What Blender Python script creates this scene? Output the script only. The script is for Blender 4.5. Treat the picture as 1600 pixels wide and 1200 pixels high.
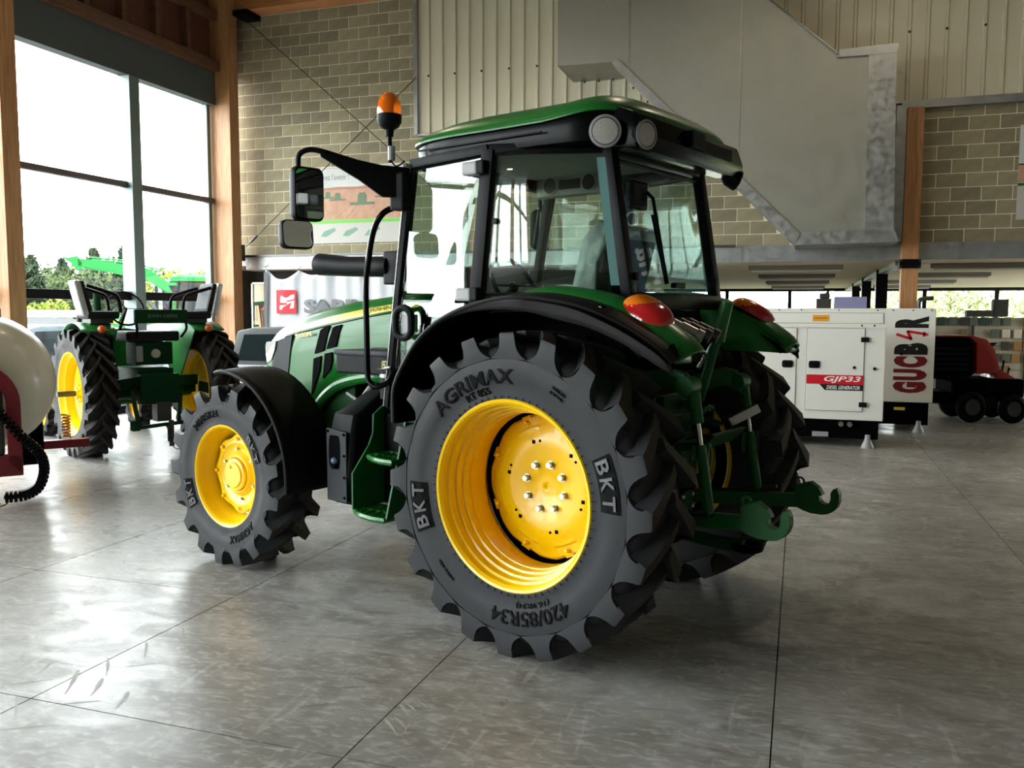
import bpy, bmesh, math, random
from math import sin, cos, pi, radians, sqrt, atan2
from mathutils import Vector, Matrix

# ------------------------------------------------------------------ clear
for _o in list(bpy.data.objects):
    bpy.data.objects.remove(_o, do_unlink=True)
SC = bpy.context.scene
COL = SC.collection
random.seed(7)

# ------------------------------------------------------------------ camera
# World axes: X runs along the block wall, Y runs away from the camera along the window wall, Z is up.
CAM_YAW, CAM_PITCH, CAM_ROLL, CAM_H = 0.3241, 0.0844, 0.003, 1.648
_cp, _sp = cos(CAM_PITCH), sin(CAM_PITCH)
_f = Vector((0, _cp, -_sp)); _u = Vector((0, _sp, _cp)); _r = Vector((1, 0, 0))
_R = _r * cos(CAM_ROLL) + _u * sin(CAM_ROLL)
_U = _u * cos(CAM_ROLL) - _r * sin(CAM_ROLL)
_rz = Matrix.Rotation(CAM_YAW, 3, 'Z')
_cm = Matrix((_rz @ _R, _rz @ _U, _rz @ (-_f))).transposed().to_4x4()
_cm.translation = Vector((0, 0, CAM_H))
cd = bpy.data.cameras.new('camera')
cd.sensor_width = 36.0
cd.lens = 36.0 * 1339.8 / 1600.0
cd.clip_end = 400
cam = bpy.data.objects.new('camera', cd)
COL.objects.link(cam)
cam.matrix_world = _cm
SC.camera = cam

# ------------------------------------------------------------------ sky and exposure
SKY = 14.0
w = bpy.data.worlds.new('overcast_sky'); SC.world = w; w.use_nodes = True
_bg = w.node_tree.nodes['Background']
_bg.inputs[0].default_value = (0.93, 0.975, 1.0, 1)
_bg.inputs[1].default_value = SKY
SC.view_settings.view_transform = 'Standard'
SC.view_settings.look = 'None'
SC.view_settings.exposure = 0.33
SC.view_settings.gamma = 1.0
SC.view_settings.use_curve_mapping = False

def portal(loc, rot, sx, sy):
    """Sampling portal in a window opening: it emits nothing, it only steers sky rays."""
    l = bpy.data.lights.new('window_portal', 'AREA'); l.shape = 'RECTANGLE'
    l.size = sx; l.size_y = sy; l.cycles.is_portal = True
    o = bpy.data.objects.new('window_portal', l); COL.objects.link(o)
    o.location = loc; o.rotation_euler = rot
    return o
portal((-10.45, 1.6, 2.75), (0, radians(-90), 0), 5.3, 24.0)
portal((0.7, 30.2, 1.9), (radians(-90), 0, 0), 20.0, 0.95)
portal((10.45, 22.5, 1.6), (0, radians(90), 0), 1.5, 15.0)

# ------------------------------------------------------------------ materials
def lin(c):
    c /= 255.0
    return c / 12.92 if c <= 0.04045 else ((c + 0.055) / 1.055) ** 2.4
def rgb(r, g, b): return (lin(r), lin(g), lin(b), 1)

MATS = {}
def mat(name, col, rough=0.5, metal=0.0, spec=0.5, coat=0.0, var=None, bump=None, rvar=None, trans=0.0, emit=None):
    """Principled material; var=(scale, amount, colour2) mottles the colour, bump=(scale, strength), rvar=(scale, amount)."""
    m = bpy.data.materials.new(name); m.use_nodes = True
    nt = m.node_tree; N = nt.nodes; L = nt.links
    p = N['Principled BSDF']
    p.inputs['Base Color'].default_value = col
    p.inputs['Roughness'].default_value = rough
    p.inputs['Metallic'].default_value = metal
    p.inputs['Specular IOR Level'].default_value = spec
    p.inputs['Coat Weight'].default_value = coat
    p.inputs['Coat Roughness'].default_value = 0.06
    if trans: p.inputs['Transmission Weight'].default_value = trans
    if emit:
        p.inputs['Emission Color'].default_value = emit[0]; p.inputs['Emission Strength'].default_value = emit[1]
    tc = N.new('ShaderNodeTexCoord')
    def noise(scale, detail=4):
        n = N.new('ShaderNodeTexNoise'); n.inputs['Scale'].default_value = scale; n.inputs['Detail'].default_value = detail
        L.new(tc.outputs['Object'], n.inputs['Vector']); return n
    if var:
        n = noise(var[0]); mx = N.new('ShaderNodeMix'); mx.data_type = 'RGBA'
        mx.inputs[6].default_value = col; mx.inputs[7].default_value = var[2]
        mr = N.new('ShaderNodeMapRange'); mr.inputs[1].default_value = 0.5 - 0.25 / max(var[1], .01) * .5 + .0; mr.inputs[2].default_value = 0.5 + 0.25 / max(var[1], .01) * .5
        L.new(n.outputs['Fac'], mr.inputs[0]); L.new(mr.outputs[0], mx.inputs[0]); L.new(mx.outputs[2], p.inputs['Base Color'])
    if bump:
        n = noise(bump[0], 3); b = N.new('ShaderNodeBump'); b.inputs['Strength'].default_value = bump[1]; b.inputs['Distance'].default_value = 0.01
        L.new(n.outputs['Fac'], b.inputs['Height']); L.new(b.outputs[0], p.inputs['Normal'])
    if rvar:
        n = noise(rvar[0]); mr = N.new('ShaderNodeMapRange'); mr.inputs[3].default_value = max(0, rough - rvar[1]); mr.inputs[4].default_value = min(1, rough + rvar[1])
        mr.inputs[1].default_value = .3; mr.inputs[2].default_value = .7
        L.new(n.outputs['Fac'], mr.inputs[0]); L.new(mr.outputs[0], p.inputs['Roughness'])
    MATS[name] = m
    return m

def glass(name, tint, ior=1.5, rough=0.0):
    """Flat pane: mirror part by Fresnel, the rest passes straight through with a tint."""
    m = bpy.data.materials.new(name); m.use_nodes = True
    nt = m.node_tree; N = nt.nodes; L = nt.links
    N.remove(N['Principled BSDF'])
    out = N['Material Output']
    fr = N.new('ShaderNodeFresnel'); ge = N.new('ShaderNodeNewGeometry')
    mi = N.new('ShaderNodeMix'); mi.inputs[2].default_value = ior; mi.inputs[3].default_value = 1.0 / ior
    L.new(ge.outputs['Backfacing'], mi.inputs[0]); L.new(mi.outputs[0], fr.inputs['IOR'])
    t = N.new('ShaderNodeBsdfTransparent'); t.inputs[0].default_value = tint
    g = N.new('ShaderNodeBsdfGlossy'); g.inputs['Roughness'].default_value = rough
    ms = N.new('ShaderNodeMixShader')
    L.new(fr.outputs[0], ms.inputs[0]); L.new(t.outputs[0], ms.inputs[1]); L.new(g.outputs[0], ms.inputs[2]); L.new(ms.outputs[0], out.inputs[0])
    MATS[name] = m
    return m

G_JD = rgb(28, 112, 42)
mat('green_paint', rgb(26, 102, 36), .3, spec=.3, coat=.1)
mat('green_dark', rgb(18, 84, 36), .5, spec=.25)
mat('green_cast', rgb(14, 62, 30), .6, spec=.2)
mat('green_old', rgb(10, 52, 28), .55, spec=.1)
mat('green_bright', rgb(32, 104, 50), .55, spec=.15)
mat('yellow_paint', rgb(246, 199, 2), .32, spec=.35, coat=.25)
mat('yellow_old', rgb(240, 196, 0), .4, spec=.3)
mat('yellow_decal', rgb(236, 205, 72), .3)
mat('rubber', rgb(50, 51, 53), .5, spec=.14, bump=(60, .05), rvar=(9, .1))
mat('rubber_dusty', rgb(44, 43, 42), .65, spec=.2, bump=(60, .08), rvar=(9, .1))
mat('rubber_letter', rgb(9, 9, 10), .6, spec=.06)
mat('rubber_worn', rgb(70, 60, 51), .7, spec=.1, var=(30, .6, rgb(56, 50, 45)))
mat('rubber_raised', rgb(88, 89, 90), .45, spec=.3)
mat('black_plastic', rgb(18, 19, 20), .5, spec=.1, bump=(220, .04))
mat('black_gloss', rgb(5, 6, 7), .22, spec=.1)
mat('black_satin', rgb(10, 11, 12), .42, spec=.1)
mat('grey_plastic', rgb(56, 58, 61), .55, spec=.14, bump=(240, .04))
mat('grey_light', rgb(150, 150, 150), .45)
mat('headliner', rgb(150, 148, 138), .8)
mat('mesh_black', rgb(4, 4, 5), .75, spec=.03)
mat('steel', rgb(176, 176, 172), .32, 1.0)
mat('steel_dark', rgb(88, 88, 88), .38, 1.0)
mat('galvanised', rgb(150, 152, 152), .42, .85, var=(7, .5, rgb(172, 174, 172)), rvar=(14, .12))
mat('galv_sheet', rgb(150, 149, 138), .52, .75, var=(2.2, .5, rgb(150, 150, 142)), rvar=(3, .08))
mat('white_paint', rgb(232, 232, 224), .4, coat=.2)
mat('white_print', rgb(240, 240, 238), .5)
mat('red_paint', rgb(150, 14, 18), .35, coat=.4)
mat('red_decal', rgb(206, 22, 40), .4)
mat('red_dark', rgb(120, 12, 30), .4)
mat('black_decal', rgb(16, 16, 18), .45)
mat('orange_lens', (1.0, .20, .005, 1), .12, coat=.6, trans=.25)
mat('amber_lens', (.9, .22, .01, 1), .15, coat=.6)
mat('red_lens', (.55, .008, .012, 1), .12, coat=.8)
mat('lamp_glass', rgb(188, 184, 176), .2, coat=.6, bump=(160, .5))
mat('mirror_silver', (.8, .8, .8, 1), .02, 1.0)
mat('cream_tank', rgb(212, 206, 188), .35, coat=.2)
mat('seat_vinyl', rgb(28, 29, 31), .5, spec=.12)
mat('plastic_wrap', rgb(196, 198, 196), .2, trans=.55, bump=(18, .6))
mat('fabric_white', rgb(196, 198, 202), .8, spec=.1)
mat('lilac_card', rgb(132, 132, 170), .7)
mat('card_brown', rgb(150, 108, 66), .8)
mat('dark_card', rgb(52, 46, 42), .7)
mat('orange_sticker', rgb(236, 160, 30), .5)
mat('wire', rgb(70, 66, 56), .5, .6)

def wood(name, c1, c2, scale=1.0, vertical=True):
    m = bpy.data.materials.new(name); m.use_nodes = True
    nt = m.node_tree; N = nt.nodes; L = nt.links; p = N['Principled BSDF']
    tc = N.new('ShaderNodeTexCoord'); mp = N.new('ShaderNodeMapping')
    mp.inputs['Scale'].default_value = (9 * scale, 9 * scale, .7 * scale) if vertical else (.7 * scale, .7 * scale, 9 * scale)
    L.new(tc.outputs['Object'], mp.inputs[0])
    n = N.new('ShaderNodeTexNoise'); n.inputs['Scale'].default_value = 2.2; n.inputs['Detail'].default_value = 6; n.inputs['Distortion'].default_value = 1.2
    L.new(mp.outputs[0], n.inputs['Vector'])
    cr = N.new('ShaderNodeValToRGB'); cr.color_ramp.elements[0].position = .32; cr.color_ramp.elements[1].position = .68
    cr.color_ramp.elements[0].color = c2; cr.color_ramp.elements[1].color = c1
    L.new(n.outputs['Fac'], cr.inputs[0]); L.new(cr.outputs[0], p.inputs['Base Color'])
    p.inputs['Roughness'].default_value = .5
    MATS[name] = m
wood('glulam', rgb(186, 138, 92), rgb(156, 106, 66))
wood('glulam_beam', rgb(190, 130, 80), rgb(160, 100, 56), vertical=False)
wood('wood_panel', rgb(104, 62, 46), rgb(84, 48, 38), .6)
glass('window_glass', (.97, .985, .98, 1))
glass('cab_glass', (.80, .88, .84, 1), 1.7)
glass('cab_glass_clear', (.86, .92, .89, 1), 1.38)
mat('fender_black', rgb(38, 37, 36), .5, spec=.14, bump=(220, .04))
glass('cab_glass_tint', (.55, .72, .70, 1), 1.6)

# ------------------------------------------------------------------ mesh building helpers
class MB:
    def __init__(s): s.v = []; s.f = []
    def add(s, vs, fs):
        o = len(s.v); s.v += [tuple(v) for v in vs]; s.f += [[i + o for i in f] for f in fs]; return s
    def box(s, x0, y0, z0, x1, y1, z1, M=None):
        vs = [Vector((x, y, z)) for x in (x0, x1) for y in (y0, y1) for z in (z0, z1)]
        if M: vs = [M @ v for v in vs]
        return s.add(vs, [(0, 1, 3, 2), (4, 6, 7, 5), (0, 4, 5, 1), (2, 3, 7, 6), (0, 2, 6, 4), (1, 5, 7, 3)])
    def obox(s, c, size, rot=(0, 0, 0)):
        from mathutils import Euler
        M = Matrix.Translation(c) @ Euler(rot).to_matrix().to_4x4()
        a, b, d = size[0] / 2, size[1] / 2, size[2] / 2
        return s.box(-a, -b, -d, a, b, d, M)
    def bar(s, p0, p1, wx, wy, up=(0, 0, 1)):
        """rectangular bar from p0 to p1"""
        p0, p1 = Vector(p0), Vector(p1); d = (p1 - p0).normalized(); up = Vector(up)
        if abs(d.dot(up)) > .99: up = Vector((1, 0, 0))
        a = d.cross(up).normalized(); b = a.cross(d).normalized()
        vs = []
        for p in (p0, p1):
            for i, j in ((-1, -1), (1, -1), (1, 1), (-1, 1)): vs.append(p + a * wx / 2 * i + b * wy / 2 * j)
        return s.add(vs, [(3, 2, 1, 0), (4, 5, 6, 7)] + [(i, (i + 1) % 4, 4 + (i + 1) % 4, 4 + i) for i in range(4)])
    def cyl(s, p0, p1, r0, r1=None, n=16, caps=True):
        return s.tube([p0, p1], [r0, r0 if r1 is None else r1], n, caps)
    def tube(s, pts, r, n=8, caps=True, closed=False):
        pts = [Vector(p) for p in pts]; k = len(pts)
        if not isinstance(r, (list, tuple)): r = [r] * k
        t = []
        for i in range(k):
            if closed: d = pts[(i + 1) % k] - pts[i - 1]
            else: d = pts[min(i + 1, k - 1)] - pts[max(i - 1, 0)]
            t.append(d.normalized())
        up = Vector((0, 0, 1)) if abs(t[0].z) < .9 else Vector((1, 0, 0))
        a = t[0].cross(up).normalized()
        vs = []
        for i in range(k):
            a = (a - t[i] * a.dot(t[i])).normalized(); b = t[i].cross(a)
            for j in range(n):
                q = 2 * pi * j / n; vs.append(pts[i] + (a * cos(q) + b * sin(q)) * r[i])
        fs = []
        for i in range(k if closed else k - 1):
            for j in range(n):
                i2 = (i + 1) % k
                fs.append((i * n + j, i * n + (j + 1) % n, i2 * n + (j + 1) % n, i2 * n + j))
        if caps and not closed:
            fs.append(tuple(range(n - 1, -1, -1))); fs.append(tuple(range((k - 1) * n, k * n)))
        return s.add(vs, fs)
    def lathe(s, prof, n=48, axis='y', c=(0, 0, 0), a0=0, a1=2 * pi):
        """prof: list of (radius, height along axis)"""
        full = abs(a1 - a0 - 2 * pi) < 1e-6; m = n if full else n + 1; k = len(prof); vs = []
        for i in range(m):
            q = a0 + (a1 - a0) * i / n
            for r, h in prof:
                if axis == 'y': p = (r * cos(q), h, r * sin(q))
                elif axis == 'z': p = (r * cos(q), r * sin(q), h)
                else: p = (h, r * cos(q), r * sin(q))
                vs.append((p[0] + c[0], p[1] + c[1], p[2] + c[2]))
        fs = []
        for i in range(n):
            i2 = (i + 1) % m
            for j in range(k - 1): fs.append((i * k + j, i2 * k + j, i2 * k + j + 1, i * k + j + 1))
        return s.add(vs, fs)
    def prism(s, poly, fn, t0, t1):
        """poly in 2-D extruded between t0 and t1; fn(a, b, t) gives the 3-D point"""
        k = len(poly)
        vs = [fn(a, b, t0) for a, b in poly] + [fn(a, b, t1) for a, b in poly]
        return s.add(vs, [tuple(range(k)), tuple(range(2 * k - 1, k - 1, -1))] + [(i, k + i, k + (i + 1) % k, (i + 1) % k) for i in range(k)])
    def grid(s, nu, nv, fn, cu=False, cv=False):
        mu = nu if cu else nu + 1; mv = nv if cv else nv + 1
        vs = [fn(i / nu, j / nv) for i in range(mu) for j in range(mv)]
        fs = [(i * mv + j, ((i + 1) % mu) * mv + j, ((i + 1) % mu) * mv + (j + 1) % mv, i * mv + (j + 1) % mv) for i in range(nu) for j in range(nv)]
        return s.add(vs, fs)
    def loft(s, loops, closed=True, caps=(True, True)):
        k = len(loops[0]); vs = [p for lp in loops for p in lp]; fs = []
        for i in range(len(loops) - 1):
            for j in range(k if closed else k - 1):
                fs.append((i * k + j, i * k + (j + 1) % k, (i + 1) * k + (j + 1) % k, (i + 1) * k + j))
        if caps[0]: fs.append(tuple(range(k - 1, -1, -1)))
        if caps[1]: fs.append(tuple(range((len(loops) - 1) * k, len(loops) * k)))
        return s.add(vs, fs)
    def sphere(s, c, r, n=16, m=10, sz=(1, 1, 1)):
        prof = [(sin(pi * j / m), -cos(pi * j / m)) for j in range(m + 1)]
        b = MB().lathe([(max(a, 1e-4) * r, h * r) for a, h in prof], n, 'z')
        return s.add([(x * sz[0] + c[0], y * sz[1] + c[1], z * sz[2] + c[2]) for x, y, z in b.v], b.f)
    def move(s, M):
        s.v = [tuple(M @ Vector(v)) for v in s.v]; return s
    def mesh(s, name, m=None, smooth=35, bevel=0, seg=2):
        me = bpy.data.meshes.new(name); me.from_pydata(s.v, [], s.f)
        bm = bmesh.new(); bm.from_mesh(me)
        bmesh.ops.remove_doubles(bm, verts=bm.verts, dist=1e-5)
        bmesh.ops.recalc_face_normals(bm, faces=bm.faces)
        if bevel:
            ed = [e for e in bm.edges if len(e.link_faces) == 2 and e.calc_face_angle(0) > radians(32)]
            bmesh.ops.bevel(bm, geom=ed, offset=bevel, segments=seg, affect='EDGES', profile=.6, clamp_overlap=True)
        bm.to_mesh(me); bm.free()
        if smooth:
            me.polygons.foreach_set('use_smooth', [True] * len(me.polygons)); me.set_sharp_from_angle(angle=radians(smooth))
        if m: me.materials.append(MATS[m])
        return me
    def build(s, name, m, parent=None, smooth=35, bevel=0, solid=0, label=None, seg=2, kind=None, subsurf=0):
        o = obj(name, s.mesh(name, m, smooth, bevel, seg), parent)
        if solid:
            md = o.modifiers.new('thickness', 'SOLIDIFY'); md.thickness = solid; md.offset = 0
        if subsurf:
            md = o.modifiers.new('round', 'SUBSURF'); md.levels = subsurf; md.render_levels = subsurf
        if label: o['label'] = label
        if kind: o['kind'] = kind
        return o

def obj(name, me, parent=None, loc=None, rot=None):
    o = bpy.data.objects.new(name, me); COL.objects.link(o)
    if parent: o.parent = parent
    if loc: o.location = loc
    if rot: o.rotation_euler = rot
    return o
def thing(name, label, cat, loc=(0, 0, 0), rz=0, group=None):
    o = bpy.data.objects.new(name, None); COL.objects.link(o); o.empty_display_size = .2
    o.location = loc; o.rotation_euler = (0, 0, rz); o['label'] = label; o['category'] = cat
    if group: o['group'] = group
    return o
def tag(o, label, cat, group=None):
    o['label'] = label; o['category'] = cat
    if group: o['group'] = group
    return o
def struct(o): o['kind'] = 'structure'; return o
def copy_tree(o, parent=None):
    c = o.copy(); COL.objects.link(c); c.parent = parent
    for ch in list(o.children): copy_tree(ch, c)
    return c

_tc = {}
def text_mb(s, wdt, hgt, ext=.002, bold=0.0, shear=0.0):
    """text as a mesh block: centred, width wdt, height hgt, in the XY plane"""
    key = (s, bold, shear)
    if key not in _tc:
        cu = bpy.data.curves.new('t', 'FONT'); cu.body = s; cu.size = 1; cu.extrude = .5; cu.offset = bold; cu.shear = shear; cu.resolution_u = 3
        o = bpy.data.objects.new('t', cu); COL.objects.link(o)
        bpy.context.view_layer.update()
        me = bpy.data.meshes.new_from_object(o)
        vs = [tuple(v.co) for v in me.vertices]; fs = [tuple(p.vertices) for p in me.polygons]
        bpy.data.objects.remove(o); bpy.data.curves.remove(cu); bpy.data.meshes.remove(me)
        x0 = min(v[0] for v in vs); x1 = max(v[0] for v in vs); y0 = min(v[1] for v in vs); y1 = max(v[1] for v in vs)
        _tc[key] = ([((v[0] - (x0 + x1) / 2) / (x1 - x0), (v[1] - (y0 + y1) / 2) / (y1 - y0), v[2]) for v in vs], fs)
    vs, fs = _tc[key]
    b = MB(); b.add([(x * wdt, y * hgt, z * 2 * ext * .5 + ext * .5) for x, y, z in vs], fs)
    return b
def text(name, s, wdt, hgt, m, parent, M, ext=.002, bold=0.0, shear=0.0):
    b = text_mb(s, wdt, hgt, ext, bold, shear).move(M)
    me = bpy.data.meshes.new(name); me.from_pydata(b.v, [], b.f); me.materials.append(MATS[m])
    return obj(name, me, parent)
def frame(o, x, y):
    """matrix with origin o, x axis x, y axis y"""
    x = Vector(x).normalized(); y = Vector(y); y = (y - x * y.dot(x)).normalized(); z = x.cross(y)
    M = Matrix((x, y, z)).transposed().to_4x4(); M.translation = Vector(o); return M
def lerp(a, b, t): return a + (b - a) * t
def interp(tab, x):
    if x <= tab[0][0]: return tab[0][1]
    for (a, p), (b, q) in zip(tab, tab[1:]):
        if x <= b: return lerp(p, q, (x - a) / (b - a))
    return tab[-1][1]
def arc(cx, cy, r, a0, a1, n): return [(cx + r * cos(a0 + (a1 - a0) * i / n), cy + r * sin(a0 + (a1 - a0) * i / n)) for i in range(n + 1)]
def smoothpts(pts, n=4):
    """Catmull-Rom through 3-D points"""
    P = [Vector(p) for p in pts]; out = []
    for i in range(len(P) - 1):
        a, b, c, d = P[max(i - 1, 0)], P[i], P[i + 1], P[min(i + 2, len(P) - 1)]
        for k in range(n):
            t = k / n
            out.append(.5 * ((2 * b) + (c - a) * t + (2 * a - 5 * b + 4 * c - d) * t * t + (3 * b - a - 3 * c + d) * t ** 3))
    return out + [P[-1]]
def rrect(x0, y0, x1, y1, r, n=4):
    p = []
    for cx, cy, a in ((x1 - r, y0 + r, -pi / 2), (x1 - r, y1 - r, 0), (x0 + r, y1 - r, pi / 2), (x0 + r, y0 + r, pi)): p += arc(cx, cy, r, a, a + pi / 2, n)
    return p
# ================================================================== the setting
# ---- polished concrete floor, saw-cut into slabs
def concrete_floor():
    m = bpy.data.materials.new('polished_concrete'); m.use_nodes = True
    nt = m.node_tree; N = nt.nodes; L = nt.links; p = N['Principled BSDF']
    ge = N.new('ShaderNodeNewGeometry')
    def mapn(scale, sc3=(1, 1, 1), rot=0, detail=5, dist=0.0):
        mp = N.new('ShaderNodeMapping'); mp.inputs['Scale'].default_value = sc3; mp.inputs['Rotation'].default_value = (0, 0, rot)
        L.new(ge.outputs['Position'], mp.inputs[0])
        n = N.new('ShaderNodeTexNoise'); n.inputs['Scale'].default_value = scale; n.inputs['Detail'].default_value = detail; n.inputs['Distortion'].default_value = dist
        L.new(mp.outputs[0], n.inputs['Vector']); return n
    def mr(src, a, b, c, d):
        r = N.new('ShaderNodeMapRange'); r.inputs[1].default_value = a; r.inputs[2].default_value = b; r.inputs[3].default_value = c; r.inputs[4].default_value = d
        L.new(src, r.inputs[0]); return r.outputs[0]
    def mix(f, a, b, bt='MIX'):
        x = N.new('ShaderNodeMix'); x.data_type = 'RGBA'; x.blend_type = bt
        if isinstance(f, float): x.inputs[0].default_value = f
        else: L.new(f, x.inputs[0])
        for i, q in ((6, a), (7, b)):
            if isinstance(q, tuple): x.inputs[i].default_value = q
            else: L.new(q, x.inputs[i])
        return x.outputs[2]
    big = mapn(.55, detail=4); mid = mapn(2.6, (1, 1.6, 1), .5, 8, 1.2); fine = mapn(14, (1, 2.2, 1), -.4, 6, .6)
    scuff = mapn(3.2, (1, 5.5, 1), -.55, 5, .8); scuff2 = mapn(2.6, (6.5, 1, 1), -.25, 5, .8)
    c = mix(mr(big.outputs['Fac'], .35, .65, 0, 1), rgb(132, 130, 125), rgb(164, 163, 159))
    c = mix(mr(mid.outputs['Fac'], .40, .62, 0, .80), c, rgb(116, 112, 105))
    c = mix(mr(fine.outputs['Fac'], .50, .68, 0, .5), c, rgb(190, 188, 182))
    c = mix(mr(scuff.outputs['Fac'], .60, .66, 0, .42), c, rgb(100, 93, 85))
    c = mix(mr(scuff2.outputs['Fac'], .62, .67, 0, .28), c, rgb(194, 190, 182))
    L.new(c, p.inputs['Base Color'])
    L.new(mr(mid.outputs['Fac'], .3, .7, .22, .42), p.inputs['Roughness'])
    p.inputs['Specular IOR Level'].default_value = .32
    b = N.new('ShaderNodeBump'); b.inputs['Strength'].default_value = .12; b.inputs['Distance'].default_value = .02
    L.new(mid.outputs['Fac'], b.inputs['Height']); L.new(b.outputs[0], p.inputs['Normal'])
    MATS['concrete'] = m
mat('wall_grey0', rgb(150, 145, 130), .9)
concrete_floor()
struct(MB().box(-10.62, -12.5, 0, -10.3, -10.3, 6.0).build('wall_left_pier', 'wall_grey0', smooth=0))['label'] = 'solid end of the window wall behind the viewpoint'
mat('joint_dark', rgb(66, 64, 60), .8)
fl = struct(MB().box(-10.6, -12.5, -.25, 10.4, 30.4, -.012).build('floor', 'joint_dark', smooth=0))
fl['label'] = 'polished grey concrete floor cut into slabs by thin joints'
XJ = [-10.55] + [-9.06 + 1.5 * i for i in range(12)] + [10.3]
YJ = [-12.4, -7.7, -3.2, 1.27, 2.69, 4.10, 8.6, 13.1, 17.6, 22, 26.4, 30.2]
for i in range(len(XJ) - 1):
    for j in range(len(YJ) - 1):
        g = .003
        MB().box(XJ[i] + g, YJ[j] + g, -.06, XJ[i + 1] - g, YJ[j + 1] - g, 0).build('slab', 'concrete', fl, smooth=0)

# rubber marks left on the floor by tyres: thin smears, too faint to count
mat('mark_dark', rgb(112, 106, 98), .45, var=(14, .6, rgb(138, 134, 127))); mat('mark_light', rgb(174, 171, 164), .5, var=(14, .6, rgb(156, 153, 147)))
DK = [(-3.51, 3.06, -3.42, 2.93, 0.015), (-3.3, 3.02, -3.24, 2.89, 0.018), (-3.1, 2.98, -2.96, 2.77, 0.023), (-3.08, 3.14, -2.93, 2.97, 0.015), (-2.93, 2.95, -2.84, 2.79, 0.022), (-2.72, 2.88, -2.65, 2.73, 0.027), (-3.05, 3.36, -2.92, 3.2, 0.016), (-3.01, 3.58, -2.9, 3.44, 0.013), (-3.32, 4.04, -3.21, 3.88, 0.015), (-3.24, 4.22, -3.16, 4.07, 0.023), (-3.13, 2.68, -2.96, 2.52, 0.016), (-2.75, 3.58, -2.53, 3.61, 0.01), (-3.27, 2.76, -3.12, 2.87, 0.011), (-2.92, 3.08, -2.78, 3.19, 0.009), (-2.94, 2.44, -2.77, 2.54, 0.008), (-3.18, 3.97, -3.04, 4.05, 0.007), (-1.94, 2.99, -1.81, 3.07, 0.011), (-1.93, 3.17, -1.75, 3.27, 0.011), (-2.89, 2.69, -2.76, 2.77, 0.011), (-2.16, 3.5, -2.07, 3.55, 0.009), (-1.95, 2.81, -1.81, 2.87, 0.006)]
LT = [(-1.55, 3.15, -1.47, 3.06, 0.014), (-1.52, 3.16, -1.46, 3.11, 0.013), (-1.55, 3.01, -1.44, 2.9, 0.015), (-1.52, 3.04, -1.43, 2.96, 0.013), (-1.53, 3.15, -1.48, 3.24, 0.004), (-1.44, 2.98, -1.36, 3.11, 0.005), (-1.43, 2.76, -1.34, 2.85, 0.007), (-1.45, 3.24, -1.39, 3.29, 0.005), (-1.25, 3.03, -1.25, 3.13, 0.003), (-1.12, 2.85, -1.12, 2.94, 0.002), (-1.49, 3.2, -1.43, 3.16, 0.01), (-1.28, 3.46, -1.19, 3.55, 0.003), (-0.99, 3.27, -0.96, 3.31, 0.004)]

for nm, L_, m_ in (('tyre_marks', DK, 'mark_dark'), ('scrape_marks', LT, 'mark_light')):
    b = MB(); rr = random.Random(5)
    for x0, y0, x1, y1, w_ in L_:
        d = Vector((x1 - x0, y1 - y0, 0)); n_ = Vector((-d.y, d.x, 0)).normalized() * w_ * .5; p = Vector((x0, y0, .0006)); k = 8
        vs = []
        for i in range(k + 1):
            t = i / k; tw = (.35 + .65 * sin(pi * min(1, t * 1.15 + .08))) * rr.uniform(.75, 1.1); q = p + d * t + n_ * .5 * sin(t * 3)
            vs += [q + n_ * tw, q - n_ * tw]
        b.add(vs, [(2 * i, 2 * i + 1, 2 * i + 3, 2 * i + 2) for i in range(k)])
    b.build(nm, m_, fl, 0, kind='stuff')
# ---- block wall with recessed mortar joints
mat('mortar', rgb(222, 212, 182), .9, bump=(60, .3))
for k, c in enumerate(((152, 143, 116), (144, 135, 110), (160, 150, 122), (137, 129, 106))):
    mat('block_%s' % 'abcd'[k], rgb(*c), .92, var=(9, .6, rgb(c[0] - 16, c[1] - 15, c[2] - 14)), bump=(70, .5))
wall = struct(MB().box(-10.6, 14.006, 2.44, 10.4, 14.26, 8.2).build('wall_back', 'mortar', smooth=0))
wall['label'] = 'grey concrete block wall with pale mortar joints above the open shop'
bmesh_ = []
for k in range(4):
    b = MB().box(-.1945, -.05, -.0945, .1945, .03, .0945)
    bmesh_.append(b.mesh('block', 'block_' + 'abcd'[k], 0, bevel=.006, seg=1))
half_ = MB().box(-.095, -.05, -.095, .095, .03, .095).mesh('block', 'block_b', 0, bevel=.006, seg=1)
HIDDEN = []
def blocks(x0, x1, z0, z1, skip=lambda x, z: False):
    r = round((z0 - 2.66) / .2)
    z = 2.66 + .2 * r + .1
    while z < z1 + .01:
        off = .2 if r % 2 else 0
        i = math.floor((x0 + 10.2 - off) / .4)
        while True:
            cx = -10.2 + off + .4 * i + .2
            if cx - .2 > x1 - .05: break
            if cx > x0 - .01 and not skip(cx, z):
                if -6.5 < cx < -3.9: HIDDEN.append((cx, z))     # behind the cab: kept in the joined courses
                else: obj('block', random.choice(bmesh_), wall, (cx, 14.05, z))
            i += 1
        z += .2; r += 1
def behind(x, z):
    # covered by the stair casing, the poster or the column: the photo shows nothing of these
    if z < 4.3 and -8.3 < x < -6.7 and z > 3.0: return True
    return False
blocks(-10.2, -6.5, 2.66, 7.0, behind)
blocks(-6.5, -.2, 2.66, 4.72, lambda x, z: (x > -3.2 and z > 5.4 - (x + 2.8) * 1.0 + .1) or (x < -4.9 and z > 4.0))
blocks(1.5, 3.1, 2.66, 4.72)
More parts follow.
